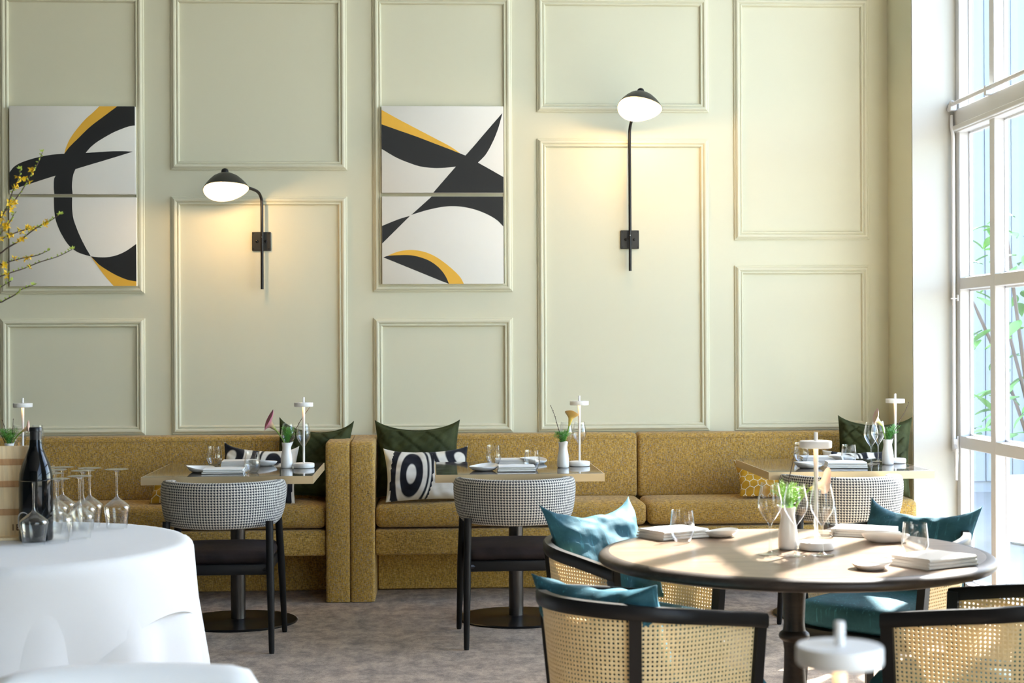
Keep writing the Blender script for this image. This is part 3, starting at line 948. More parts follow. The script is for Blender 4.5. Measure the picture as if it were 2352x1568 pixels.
def pillow(name, label, cat_, mat, w, h, t_, loc, yaw_, lean, roll_=0, group=None, quilt=False, seed=0, slump=0, pinch=.07, horn=.0, n=44, flange=0):
    """loc: middle of the bottom edge; the front face looks along local -Y, then yaw about Z, lean back about X"""
    m = max(20, int(n * h / w))
    vs, fs, uv, fld = [], [], [], []
    for side in (-1, 1):
        for j in range(m + 1):
            for i in range(n + 1):
                u = -1 + 2 * i / n; v = -1 + 2 * j / m
                ed = (1 - abs(u) ** 3.2) * (1 - abs(v) ** 3.2)
                th = t_ * .5 * max(0, ed) ** .55
                if flange:
                    du = (1 - abs(u)) * w / 2; dv = (1 - abs(v)) * h / 2
                    fl = sstep(flange * .5, flange * 2.6, min(du, dv))
                    th = th * fl + .003
                x = u * w / 2 * (1 - pinch * (1 - v * v) * abs(u) ** 2)
                z = v * h / 2 * (1 - pinch * (1 - u * u) * abs(v) ** 2)
                z += horn * abs(u) ** 6 * (1 if v > 0 else 0) * max(0, v) ** 2
                # creases
                wr = noise.noise(Vector((u * 2.2 + seed * 3.1, v * 2.2, side * 2.0))) * .012 + noise.noise(Vector((u * 6 + seed, v * 6, side * 5.0))) * .004
                rad = math.atan2(abs(v), abs(u))
                cr = .006 * math.sin(14 * rad + seed) * sstep(.55, 1.0, max(abs(u), abs(v))) * (1 - sstep(.93, 1.0, max(abs(u), abs(v))))
                th2 = max(.0015, th + (wr + cr) * min(1, th / .02))
                if quilt:
                    q1 = abs(((u * w + v * h) / .16 + .25) % 1 - .5); q2 = abs(((u * w - v * h) / .16 + .25) % 1 - .5)
                    th2 -= .012 * math.exp(-((.5 - max(q1, q2)) / .05) ** 2) * min(1, th / .02)
                z -= slump * (1 - u * u) * max(0, v) ** 2
                vs.append((x, side * th2, z + h / 2)); uv.append((u * w / 2 + .5, v * h / 2 + .5))
                fld.append(.5 + max(-.45, min(.45, bw_field(u, v, seed) if side < 0 else .3)))
    W = n + 1; off = (m + 1) * W
    for s_ in (0, 1):
        for j in range(m):
            for i in range(n):
                a = s_ * off + j * W + i
                q = (a, a + 1, a + W + 1, a + W)
                fs.append(q if s_ == 0 else tuple(reversed(q)))
    def rim(idx):
        for p, q in zip(idx[:-1], idx[1:]):
            fs.append((p, p + off, q + off, q))
    rim([i for i in range(W)]); rim([m * W + i for i in range(W - 1, -1, -1)])
    rim([j * W for j in range(m, -1, -1)]); rim([j * W + n for j in range(m + 1)])
    me = bpy.data.meshes.new(name)
    me.from_pydata(vs, [], fs)
    me.materials.append(M[mat])
    ul = me.uv_layers.new(name='uv')
    for lp in me.loops:
        ul.data[lp.index].uv = uv[lp.vertex_index]
    if mat == 'abstract_print':
        at2 = me.attributes.new('print', 'FLOAT', 'POINT')
        at2.data.foreach_set('value', fld)
    bm = bmesh.new(); bm.from_mesh(me); bmesh.ops.recalc_face_normals(bm, faces=bm.faces[:]); bm.to_mesh(me); bm.free()
    me.polygons.foreach_set('use_smooth', [True] * len(me.polygons))
    o = link(name, me)
    o.matrix_world = Matrix.Translation(loc) @ Matrix.Rotation(yaw_, 4, 'Z') @ Matrix.Rotation(-lean, 4, 'X') @ Matrix.Rotation(roll_, 4, 'Y')
    tag(o, label, cat_, group)
    return o
SZ = .526
pillow('velvet_pillow', 'dark green quilted velvet cushion above the paired banquette armrests on their right', 'cushion', 'velvet_green', .47, .42, .15, (-.068, 8.575, SZ), R(-2), R(12), 0, 'green quilted cushions', True, 3, .03, .09, .01, flange=.012)
pillow('velvet_pillow', 'dark green velvet cushion with tilted corner beside the left banquette arm', 'cushion', 'velvet_green', .42, .42, .15, (-.655, 8.56, SZ), R(-10), R(12), R(3), 'green quilted cushions', True, 5, .035, .09, .02, flange=.012)
pillow('velvet_pillow', 'dark green quilted velvet cushion in the corner by the window pier', 'cushion', 'velvet_green', .40, .43, .13, (2.415, 8.44, SZ), R(-20), R(12), R(1), 'green quilted cushions', True, 8, .025, .08, .01, flange=.012)
pillow('lumbar_pillow', 'black and white abstract lumbar cushion in front of the quilted green one', 'cushion', 'abstract_print', .46, .285, .12, (-.005, 8.395, SZ), R(6), R(17), R(-1), 'black and white cushions', False, 0, .01, .07, .01, 64)
pillow('lumbar_pillow', 'black and white abstract cushion behind the place settings of the left square table', 'cushion', 'abstract_print', .40, .30, .12, (-.915, 8.40, SZ), R(4), R(17), R(4), 'black and white cushions', False, 1, .01, .07, .02, 64)
pillow('lumbar_pillow', 'black and white abstract cushion half hidden under the table by the window', 'cushion', 'abstract_print', .38, .27, .12, (2.31, 8.30, SZ), R(-6), R(20), 0, 'black and white cushions', False, 2, .01, .07, .0, 64)
pillow('honeycomb_pillow', 'mustard honeycomb cushion beside the black and white lumbar cushion, under the middle table', 'cushion', 'honeycomb', .46, .22, .10, (.375, 8.42, SZ), R(-4), R(40), 0, 'honeycomb cushions', False, 4, 0, .06)
pillow('honeycomb_pillow', 'mustard honeycomb cushion just visible under the left square table', 'cushion', 'honeycomb', .42, .22, .10, (-1.275, 8.42, SZ), R(3), R(42), 0, 'honeycomb cushions', False, 6, 0, .06)
pillow('honeycomb_pillow', 'mustard honeycomb cushion lying under the table by the window', 'cushion', 'honeycomb', .46, .24, .11, (1.905, 8.41, SZ), R(5), R(44), R(3), 'honeycomb cushions', False, 9, 0, .07, .02)

# ------------------------------------------------------------------ table lamps
def make_lamp():
    o = thing('table_lamp', 'x', 'table lamp')
    MB().lathe([(0, 0), (.048, 0), (.0515, .002), (.0525, .006), (.0525, .0195), (.0505, .0235), (.047, .0245), (0, .0245)], 48).build('base', 'lamp_white', o)
    MB().lathe([(.0485, -.0006), (.0490, -.0006), (.0490, .002), (.0485, .002)], 48).build('foot_ring', 'black_metal', o)
    MB().lathe([(.0052, .024), (.0054, .15), (.0072, .305), (.0056, .325), (.0056, .349), (.0050, .352), (0, .352)], 20).build('stem', 'lamp_white', o)
    sh = MB().lathe([(.040, .3045), (.0455, .3045), (.0470, .306), (.0475, .308), (.0475, .3235), (.0465, .3255), (.0056, .3262)], 48).build('shade', 'lamp_white', o)
    MB().lathe([(.0085, .3058), (.036, .3058), (.040, .3050)], 40).build('led_ring', 'led_warm', sh)
    return o
lp = make_lamp()
Zt = .7504
lp.location = (-.625, 7.865, Zt); lp['label'] = 'slim white cordless lamp on the left square table by the pink calla'; lp['group'] = 'white cordless table lamps'
dup(lp, (.752, 7.83, Zt), 0, 'slim white cordless lamp on the middle square table by the yellow calla')
dup(lp, (2.362, 7.84, Zt), 0, 'slim white cordless lamp on the table by the window pier')
dup(lp, (-2.045, 8.02, Zt), 0, 'slim white cordless lamp at far left above the wine bottle')
dup(lp, (1.160, 4.655, .7454), 0, 'slim white cordless lamp in the middle of the round table')
dup(lp, (.4530, 1.715, .7084), 0, 'large blurred white lamp shade in the right foreground')

# ------------------------------------------------------------------ tableware builders
def make_tumbler(s=1.0):
    k = MB()
    k.lathe([(r * s, z * s) for r, z in [(0, .004), (.024, .004), (.030, .012), (.0395, .036), (.0385, .045), (.0335, .097), (.0338, .098)]], 40)
    k.lathe([(r * s, z * s) for r, z in [(0, .0), (.022, .0), (.0255, .002), (.0305, .012)]], 40)
    return k
def make_wineglass():
    k = MB()
    k.lathe([(0, .0006), (.033, .0006), (.0345, .0016), (.030, .0028), (.012, .005), (.0052, .010), (.0034, .020), (.0030, .05), (.0032, .080), (.0052, .090), (.012, .099), (.024, .116), (.0335, .134), (.0362, .150), (.0345, .168), (.0295, .190), (.0258, .209), (.0260, .2105)], 40)
    return k
def make_bigglass():
    k = MB()      # standing upside down on its rim
    P = [(0, .0006), (.037, .0006), (.0395, .0015), (.034, .0028), (.012, .005), (.005, .011), (.0036, .03), (.0034, .085), (.0050, .094), (.010, .099), (.024, .109), (.0415, .124), (.0440, .130), (.0425, .140), (.0335, .198), (.0338, .2)]
    k.lathe([(r, .2 - z) for r, z in P], 40)
    return k
tum_me = make_tumbler().build('tumbler', 'drinking_glass')
def tumbler(x, y, z, label, grp):
    o = link('tumbler', tum_me.data, None, (x, y, z), rnd.uniform(0, 6)); return tag(o, label, 'glass', grp)
wg0 = make_wineglass().build('wine_glass', 'drinking_glass')
def wineglass(x, y, z, label, grp):
    o = link('wine_glass', wg0.data, None, (x, y, z), rnd.uniform(0, 6)); return tag(o, label, 'wine glass', grp)
def make_plate(seed, sx=1.0, sy=.86):
    def wp(p, a, r, z):
        k_ = (r / .07) ** 2
        p.x *= sx * (1 + .03 * math.sin(2 * a + seed)); p.y *= sy * (1 + .03 * math.cos(3 * a + seed))
        p.z += k_ * (.006 * math.cos(a + seed) + .003 * math.sin(2 * a)) * (1 if z > .004 else 0)
        p.z = max(0, p.z)
        return p
    return MB().lathe([(0, .0), (.042, .0), (.056, .005), (.068, .016), (.0735, .0245), (.0725, .0265), (.0700, .0245), (.063, .014), (.052, .008), (.03, .006), (0, .006)], 48, warp=wp)
pl0 = [make_plate(s).build('plate', 'ceramic', smooth=60) for s in (0.4, 2.2, 4.0)]
def plate(x, y, z, label, grp, i=0, rz=0, s=1.0):
    o = link('plate', pl0[i].data, None, (x, y, z), rz); o.scale = (s, s, s); return tag(o, label, 'plate', grp)
def make_napkin(w, d, seed, layers=3, hgt=.0075):
    k = MB()
    rr = random.Random(seed)
    NX, NS = 16, 8
    z = .0
    for L in range(layers):
        ww = w * (1 - .02 * L); dd = d * (1 - .02 * L)
        hh = hgt * (1.25 if L == layers - 1 else 1)
        ox, oy = rr.uniform(-.004, .004), rr.uniform(-.003, .003)
        # folded sheet: rounded on the -Y side, open at +Y
        rings = []
        for i in range(NX + 1):
            u = i / NX
            x = ox + (u - .5) * ww
            puff = .0025 * math.sin(PI * u) + .0012 * noise.noise(Vector((u * 4 + seed, L * 2.0, 1.0)))
            if L == layers - 1: puff += .002 * math.sin(PI * u)
            ring = []
            pts = [(dd / 2, 0), (dd / 2, hh * .45)]
            for q in range(7):
                t_ = q / 6
                pts.append((dd / 2 - dd * t_ * .93, hh * (.45 + .55) + puff * math.sin(PI * min(1, t_ + .1)) - .002 * (1 - t_)))
            for q in range(1, 5):
                a = PI / 2 + PI * q / 5
                pts.append((-dd / 2 + .0 + hh / 2 * 1.6 * math.cos(a) + dd * .07 - .0, hh / 2 + hh / 2 * math.sin(a)))
            pts.append((-dd / 2 + dd * .07, 0))
            ring = [(x, oy + a_, z + max(0, b_)) for a_, b_ in pts]
            rings.append(ring)
        k.sweep(rings, True, True)
        z += hh * .97
    return k
nap0 = make_napkin(.195, .15, 1).build('napkin', 'linen', smooth=50)
nap1 = make_napkin(.185, .15, 5, 3, .009).build('napkin', 'linen', smooth=50)
def napkin(x, y, z, label, grp, i=0, rz=0, s=1.0):
    o = link('napkin', (nap0 if i == 0 else nap1).data, None, (x, y, z), rz); o.scale = (s, s, s); return tag(o, label, 'napkin', grp)
def make_vase():
    def wp(p, a, r, z):
        f = sstep(.095, .128, z) * max(0, math.cos(a)) ** 4
        p.x += .010 * f; p.z += .006 * f
        return p
    return MB().lathe([(0, 0), (.0255, 0), (.0285, .003), (.0290, .012), (.0288, .045), (.0265, .065), (.0218, .088), (.0208, .102), (.0225, .118), (.0242, .126), (.0225, .126), (.0190, .104), (.0195, .088), (.024, .062), (.024, .02), (0, .018)], 40, warp=wp)
va0 = make_vase().build('pitcher_vase', 'ceramic', smooth=50)
def vase(x, y, z, label, rz=0):
    o = link('pitcher_vase', va0.data, None, (x, y, z), rz); return tag(o, label, 'vase', 'small white pitcher vases')

def calla_mesh(direction, length=.07, flare=.030, tip=.5):
    """spathe along +Z local then aligned to direction"""
    n, m = 26, 12
    vs, fs, uv = [], [], []
    for j in range(m + 1):
        v = j / m
        for i in range(n + 1):
            a = 2 * PI * i / n * 1.06
            r = .0045 + (flare * .42) * v ** 1.1 + flare * .58 * sstep(.55, 1.0, v) * (1.0 + .25 * math.cos(a - PI))
            lift = length * v * (.78 + .22 * math.cos(a - PI)) + .012 * tip * sstep(.7, 1, v) * math.cos(a - PI) ** 5
            curl = -.010 * sstep(.8, 1, v) * (1 - abs(math.cos((a - PI) / 2)))
            vs.append(Vector((r * math.cos(a), r * math.sin(a), lift + curl))); uv.append((i / n, .02 + .96 * v))
    for j in range(m):
        for i in range(n):
            q = j * (n + 1) + i
            fs.append((q, q + 1, q + n + 2, q + n + 1))
    Q = Vector((0, 0, 1)).rotation_difference(Vector(direction).normalized()).to_matrix()
    return [Q @ p for p in vs], fs, uv, Q
def flowers(x, y, z, label, calla_pts, calla_mat, bloom_dir, twigs, fern, fern_mat='fern_green', roll_=0, bloom=(.07, .030), seed=1, group='calla posies'):
    o = thing('flower_posy', label, 'flowers', (x, y, z), 0, group)
    rr = random.Random(seed)
    if calla_pts:
        st = cat_rom(calla_pts, 8)
        MB().tube(st, [.0034] * len(st), 8).build('calla_stem', 'stem_green', o)
        vs_, fs_, uv_, Q = calla_mesh(bloom_dir, *bloom)
        Q2 = Matrix.Rotation(roll_, 3, Vector(bloom_dir).normalized())
        vs_ = [Q2 @ v for v in vs_]
        k = MB(); k.add([st[-1] + v for v in vs_], fs_, uv_); bl = k.build('calla_bloom', calla_mat, o, smooth=80)
        k = MB(); d = Vector(bloom_dir).normalized()
        k.tube([st[-1] + d * .01, st[-1] + d * bloom[0] * .6], [.003, .0024], 8); k.build('spadix', 'spadix', bl)
    for tw in twigs:
        c = cat_rom(tw, 5)
        k = MB(); k.tube(c, [.0022 - .0011 * i / len(c) for i in range(len(c))], 6)
        for i in range(2, len(c), 3):
            d = Vector((rr.uniform(-1, 1), rr.uniform(-1, 1), .8)).normalized()
            k.tube([c[i], c[i] + d * .0055], [.0022, .0009], 6)
        k.build('twig', 'twig', o)
    k = MB()
    for i in range(fern[0]):
        a = rr.uniform(0, 2 * PI); le = rr.uniform(.5, 1) * fern[1]; out = rr.uniform(.15, 1.0) * fern[2]
        ox, oy = fern[3] if len(fern) > 3 else (0, 0)
        tip_ = Vector((out * math.cos(a) + ox, out * math.sin(a) + oy, .12 + le))
        st = cat_rom([(0.006 * math.cos(a), .006 * math.sin(a), .06), (.35 * tip_.x, .35 * tip_.y, .12 + le * .45), tip_], 6)
        k.tube(st, .0007, 4)
        for q in range(5, len(st)):
            for w in range(5):
                d = Vector((rr.uniform(-1, 1), rr.uniform(-1, 1), rr.uniform(-.1, 1))).normalized()
                sd = d.orthogonal().normalized() * .0008
                p = st[q]; e = p + d * rr.uniform(.010, .021)
                mid = (p + e) / 2
                k.add([p, mid + sd, e, mid - sd], [(0, 1, 2, 3)])
    k.build('greenery', fern_mat, o, smooth=None)
    return o

# left square table
z = Zt
G = 'settings on the left square table'
tumbler(-1.092, 8.045, z, 'stemless glass at back left of the left square table', 'tumblers on the left table')
tumbler(-.853, 7.625, z, 'stemless glass right of the front napkin, left square table', 'tumblers on the left table')
napkin(-.985, 7.60, z, 'folded white napkin at front of the left square table', 'napkins on the left table', 0, R(2))
napkin(-.965, 8.06, z, 'folded white napkin at back of the left square table', 'napkins on the left table', 1, R(182), .95)
plate(-1.105, 7.655, z, 'small white dish left of the front napkin, left square table', 'dishes on the left table', 0, R(160), .95)
plate(-.845, 8.02, z, 'small white dish right of the back napkin, left square table', 'dishes on the left table', 1, R(20), .98)
wineglass(-.722, 8.08, z, 'wine glass right behind the vase, left square table', 'wine glasses on the left table')
wineglass(-.645, 8.10, z, 'wine glass behind the lamp, left square table', 'wine glasses on the left table')
vase(-.710, 7.862, z, 'white pitcher vase holding a pink calla, left square table', R(10))
flowers(-.710, 7.862, z, 'pink calla lily with fern and bare twig on the left square table',
        [(0, 0, .06), (-.012, 0, .125), (-.030, -.005, .160), (-.052, -.01, .190)], 'calla_pink', (-.60, -.28, .75),
        [[(.004, 0, .07), (.02, 0, .14), (.055, .01, .21), (.085, .015, .26), (.122, .02, .312)]], (26, .085, .035, (.012, 0)), seed=3, roll_=R(180), bloom=(.085, .046))
# middle square table
tumbler(.328, 7.98, z, 'stemless glass at back left of the middle square table', 'tumblers on the middle table')
tumbler(.497, 7.585, z, 'stemless glass right of the front napkin, middle square table', 'tumblers on the middle table')
napkin(.418, 7.565, z, 'folded white napkin at front of the middle square table', 'napkins on the middle table', 1, R(-1), .98)
napkin(.430, 8.06, z, 'folded white napkin at back of the middle square table', 'napkins on the middle table', 0, R(180), .95)
plate(.264, 7.60, z, 'small white dish left of the front napkin, middle square table', 'dishes on the middle table', 1, R(190), .95)
plate(.534, 8.02, z, 'small white dish right of the back napkin, middle square table', 'dishes on the middle table', 2, R(10), .98)
wineglass(.702, 8.03, z, 'wine glass right behind the vase, middle square table', 'wine glasses on the middle table')
wineglass(.775, 8.06, z, 'wine glass behind the lamp, middle square table', 'wine glasses on the middle table')
vase(.662, 7.74, z, 'white pitcher vase holding a yellow calla, middle square table', R(-70))
flowers(.662, 7.74, z, 'yellow calla lily with fern and upright twig on the middle square table',
        [(0, 0, .06), (.010, 0, .13), (.022, 0, .170), (.030, 0, .205)], 'calla_orange', (.18, -.30, .93),
        [[(-.004, 0, .07), (-.012, 0, .15), (-.028, 0, .21), (-.042, 0, .26), (-.060, 0, .305)], [(.006, .004, .08), (.015, .004, .15), (.020, .004, .18)]], (26, .060, .045), seed=5, roll_=R(80), bloom=(.090, .030))
# table by the window
tumbler(1.915, 7.99, z, 'stemless glass at back left of the window-side square table', 'tumblers on the window table')
tumbler(2.112, 7.80, z, 'stemless glass behind the front napkin, window-side square table', 'tumblers on the window table')
napkin(2.040, 7.60, z, 'folded white napkin at front of the window-side square table', 'napkins on the window table', 1, R(-8), 1.05)
napkin(2.02, 8.06, z, 'folded white napkin at back of the window-side square table', 'napkins on the window table', 0, R(176), .95)
plate(1.852, 7.585, z, 'small white dish left of the front napkin, window-side square table', 'dishes on the window table', 0, R(180), .95)
plate(2.135, 8.02, z, 'small white dish beside the back napkin, window-side square table', 'dishes on the window table', 2, R(30), .98)
wineglass(2.219, 7.776, z, 'wine glass left of the vase, window-side square table', 'wine glasses on the window table')
wineglass(2.300, 7.93, z, 'wine glass behind the vase, window-side square table', 'wine glasses on the window table')
vase(2.296, 7.75, z, 'white pitcher vase holding a cream calla, window-side square table', R(25))
flowers(2.296, 7.75, z, 'cream calla lily with fern and thin twig on the window-side square table',
        [(-.002, 0, .06), (-.012, 0, .13), (-.022, 0, .165), (-.028, 0, .195)], 'calla_cream', (-.62, -.25, .72),
        [[(.006, 0, .07), (.03, 0, .15), (.065, .01, .22), (.090, .01, .26), (.112, .01, .31)]], (22, .075, .04, (.022, 0)), seed=8, roll_=R(170), bloom=(.085, .027))
# far-left table
vase(-2.105, 7.99, z, 'white pitcher vase at far left behind the wine crate', R(60))
flowers(-2.105, 7.99, z, 'coral calla with fern and budded twigs at far left behind the crate',
        [(.004, 0, .06), (.02, -.005, .13), (.045, -.01, .165), (.066, -.012, .185)], 'calla_blush', (.80, -.2, .50),
        [[(-.004, 0, .07), (-.012, 0, .15), (-.02, 0, .2), (-.036, 0, .245)], [(.002, 0, .07), (.012, 0, .15), (.018, 0, .20), (.020, 0, .25)], [(-.006, 0, .07), (-.03, 0, .15), (-.06, 0, .19), (-.09, 0, .215)]], (30, .075, .07), seed=11, roll_=R(20), bloom=(.062, .022))
wineglass(-2.085, 8.10, z, 'wine glass left of the far-left lamp', 'wine glasses on the far-left table')
wineglass(-1.995, 8.11, z, 'wine glass right of the far-left lamp, above the bottle neck', 'wine glasses on the far-left table')

# ------------------------------------------------------------------ round table
RC, RZ = (1.087, 4.635), .745
o = thing('round_table', 'round oak dining table with dark moulded edge and turned pedestal', 'table', (*RC, 0))
MB().lathe([(0, RZ - .02), (0, RZ), (.545, RZ), (.552, RZ - .0005)], 96).build('tabletop', 'oak_top', o)
MB().lathe([(.5515, RZ - .0006), (.562, RZ - .0012), (.572, RZ - .004), (.580, RZ - .010), (.584, RZ - .018), (.583, RZ - .026), (.576, RZ - .033), (.560, RZ - .037), (0, RZ - .037)], 96).build('rim', 'dark_oak', o)
MB().lathe([(0, .705), (.17, .705), (.17, .685), (.06, .672), (.040, .655), (.034, .60), (.031, .53), (.034, .508), (.044, .500), (.046, .492), (.044, .484), (.034, .476), (.030, .45), (.031, .40), (.036, .33), (.046, .25), (.056, .19), (.060, .15), (.056, .12), (.07, .09), (.075, .06), (0, .05)], 40).build('pedestal', 'dark_oak', o)
MB().lathe([(0, 0), (.27, 0), (.28, .006), (.28, .02), (.26, .032), (.12, .052), (.07, .066), (0, .068)], 64).build('base_disc', 'dark_oak', o)
z = RZ + .0006
tumbler(.790, 4.872, z, 'stemless glass beside the stacked napkin, left side of the round table', 'tumblers on the round table')
tumbler(1.267, 4.965, z, 'stemless glass at the back of the round table behind the lamp', 'tumblers on the round table')
tumbler(1.405, 4.475, z, 'stemless glass behind the right-hand napkin on the round table', 'tumblers on the round table')
napkin(.780, 4.985, z, 'folded white napkin at the left back of the round table', 'napkins on the round table', 1, R(28), 1.0)
napkin(1.405, 5.00, z, 'folded white napkin at the right back of the round table', 'napkins on the round table', 0, R(152), 1.0)
napkin(1.405, 4.300, z, 'folded white napkin at the right front of the round table', 'napkins on the round table', 1, R(28), 1.02)
plate(.932, 4.985, z, 'small white dish right of the left napkin on the round table', 'dishes on the round table', 2, R(200), .80)
plate(1.418, 4.815, z, 'small white dish in front of the back napkin on the round table', 'dishes on the round table', 1, R(10), 1.0)
plate(1.212, 4.250, z, 'small white dish at the front of the round table', 'dishes on the round table', 0, R(80), .86)
wineglass(.998, 4.555, z, 'wine glass left of the vase on the round table', 'wine glasses on the round table')
wineglass(1.066, 4.520, z, 'wine glass in front of the vase on the round table', 'wine glasses on the round table')
wineglass(1.144, 4.520, z, 'wine glass in front of the lamp on the round table', 'wine glasses on the round table')
vase(1.078, 4.672, z, 'white pitcher vase in the middle of the round table', R(150))
flowers(1.078, 4.672, z, 'blush calla lily with lime fern on the round table',
        [(.004, 0, .06), (.03, .01, .13), (.058, .012, .165), (.070, .012, .178)], 'calla_blush', (.86, -.18, .40),
        [[(-.004, 0, .07), (-.006, 0, .14), (.002, 0, .20), (.014, 0, .25), (.022, 0, .285)]], (40, .075, .055), 'fern_lime', roll_=R(20), bloom=(.075, .030), seed=15)

# ------------------------------------------------------------------ cane chairs
CR, CA = .250, .225
def cpath(s):
    """centreline of the barrel back, s from the right-hand arm end (0) to the left-hand one (1)"""
    L = 2 * CA + PI * CR
    d = s * L
    if d < CA:
        return Vector((CR, CA - d, 0)), Vector((1, 0, 0))
    if d < CA + PI * CR:
        a = (d - CA) / CR
        return Vector((CR * math.cos(a), -CR * math.sin(a), 0)), Vector((math.cos(a), -math.sin(a), 0))
    return Vector((-CR, d - CA - PI * CR, 0)), Vector((-1, 0, 0))
CL = 2 * CA + PI * CR
def rail_z(p):
    return .722 - .056 * max(0, (p.y + CR) / (CR + CA)) ** 1.3
def taper(z):
    return -.10 * max(0, min(.30, .70 - z))
def make_cane_chair():
    o = thing('cane_chair', 'x', 'chair')
    N = 60
    rings = []
    for i in range(N + 1):
        p, n = cpath(i / N); zt = rail_z(p)
        rings.append([p + n * a + Vector((0, 0, zt + b)) for a, b in ((-.015, -.036), (.012, -.038), (.016, -.030), (.016, -.006), (.011, 0), (-.011, 0), (-.015, -.006))])
    k = MB(); k.sweep(rings); k.build('top_rail', 'black_wood', o, smooth=45)
    rings = []
    for i in range(N + 1):
        p, n = cpath(i / N); q = p + n * taper(.41)
        rings.append([q + n * a + Vector((0, 0, b)) for a, b in ((-.013, .385), (.013, .385), (.013, .425), (-.013, .425))])
    k = MB(); k.sweep(rings); k.build('lower_rail', 'black_wood', o, smooth=45)
    sp = [0.012, (CA + CR * R(40)) / CL, 1 - (CA + CR * R(40)) / CL, .988]
    for j, s in enumerate(sp):
        p, n = cpath(s); tg = Vector((-n.y, n.x, 0))
        rings = []
        zt = rail_z(p) - .01
        for z_ in (0, .05, .2, .40, .55, zt):
            w_ = .016 if z_ > .35 else .010 + .006 * z_ / .35
            q = p + n * taper(z_) + Vector((0, 0, z_))
            if z_ < .40:
                q += n * (.02 * (.40 - z_) / .40) + (tg * 0)
            rings.append([q + n * a * w_ * .9 + tg * b * w_ for a, b in ((-1, -1), (1, -1), (1, 1), (-1, 1))])
        k = MB(); k.sweep(rings); k.build('leg', 'black_wood', o, smooth=30)
    # woven cane: every opening is a real hole
    hx, hz, hr = .0125, .0113, .0030
    for j in range(3):
        d0, d1 = sp[j] * CL + .014, sp[j + 1] * CL - .014
        nc = max(1, round((d1 - d0) / hx)); st = (d1 - d0) / nc
        nr = int((.715 - .42) / hz)
        k = MB()
        for c in range(nc):
            for r in range(nr):
                dc, zc = d0 + (c + .5) * st, .42 + (r + .5) * hz
                p, n = cpath(dc / CL)
                if zc > rail_z(p) - .024:
                    continue
                loop_o, loop_i = [], []
                for (a, b) in ((-1, -1), (0, -1), (1, -1), (1, 0), (1, 1), (0, 1), (-1, 1), (-1, 0)):
                    for (lst, fx, fz) in ((loop_o, st / 2, hz / 2), (loop_i, hr * (1 if a * b == 0 else .72), hr * (1 if a * b == 0 else .72))):
                        q, m = cpath((dc + a * fx) / CL); zz = zc + b * fz
                        lst.append(q + m * taper(zz) + Vector((0, 0, zz)))
                dn = n * .0016
                vs_ = [v + dn for v in loop_o] + [v + dn * .6 for v in loop_i] + [v - dn for v in loop_o] + [v - dn * .6 for v in loop_i]
                fs_ = []
                for q in range(8):
                    q2 = (q + 1) % 8
                    fs_ += [(q, q2, 8 + q2, 8 + q), (16 + q2, 16 + q, 24 + q, 24 + q2), (8 + q, 8 + q2, 24 + q2, 24 + q)]
                k.add(vs_, fs_)
        me = bpy.data.meshes.new('cane_panel'); me.from_pydata(k.v, [], k.f); me.materials.append(M['cane']); me.update()
        link('cane_panel', me, o)
    # seat
    def seat_outline(off):
        P = []
        for i in range(25):
            p, n = cpath((i / 24) * .96 + .02); q = p + n * (taper(.45) - off)
            P.append((q.x, q.y))
        P.append((-(CR - off - .03), .285)); P.append((-.10, .305)); P.append((.10, .305)); P.append((CR - off - .03, .285))
        return P
    def slab(off, z0, z1, rnd_, crown):
        rings = []
        for (dz, ex) in ((0, rnd_), (rnd_ * .4, rnd_ * .25), (rnd_, 0), (z1 - z0 - rnd_, 0), (z1 - z0 - rnd_ * .35, rnd_ * .3), (z1 - z0, rnd_ * 1.2)):
            rings.append([(x * (1 - ex / .25), y * (1 - ex / .25), z0 + dz) for x, y in seat_outline(off)])
        rings.append([(x * .5, y * .5, z1 + crown) for x, y in seat_outline(off)])
        k = MB(); k.sweep(rings); return k
    slab(.022, .352, .398, .004, 0).build('seat_frame', 'black_wood', o, smooth=40)
    slab(.026, .399, .492, .026, .012).build('seat_cushion', 'velvet_teal', o, smooth=60)
    return o
cc = make_cane_chair()
def face(v): return math.atan2(v[1], v[0]) - PI / 2
cc.location = (.545, 4.125, 0); cc.rotation_euler = (0, 0, face((.85, .53)))
cc['label'] = 'black cane-backed tub chair in front of the round table, left foreground'; cc['group'] = 'cane tub chairs around the round table'
dup(cc, (.640, 5.165, 0), face((.60, -.80)), 'black cane-backed tub chair at the far left side of the round table')
dup(cc, (1.600, 5.36, 0), face((-.72, -.69)), 'black cane-backed tub chair between round table and window')
dup(cc, (1.500, 4.06, 0), face((-.78, .62)), 'black cane-backed tub chair at the lower right corner, cut by the frame')
pillow('teal_pillow', 'teal velvet cushion lying along the rail of the foreground cane chair', 'cushion', 'velvet_teal', .43, .275, .11, (.478, 4.062, .497), face((.73, .68)) + PI, R(16), R(2), 'teal cushions', False, 21, .02, .08, .0)
pillow('teal_pillow', 'teal velvet cushion with peaked corners on the far left cane chair', 'cushion', 'velvet_teal', .42, .36, .12, (.640, 5.205, .497), R(38), R(28), R(0), 'teal cushions', False, 24, .03, .10, .015)
pillow('teal_pillow', 'teal velvet cushion on the cane chair next to the window', 'cushion', 'velvet_teal', .42, .32, .12, (1.655, 5.385, .497), R(-42), R(28), R(1), 'teal cushions', False, 27, .03, .08, .02)
pillow('teal_pillow', 'teal velvet cushion at the right edge of the photo', 'cushion', 'velvet_teal', .38, .34, .12, (1.575, 4.01, .497), face((-.78, .62)) + PI, R(22), R(0), 'teal cushions', False, 30, .02, .08, .02)

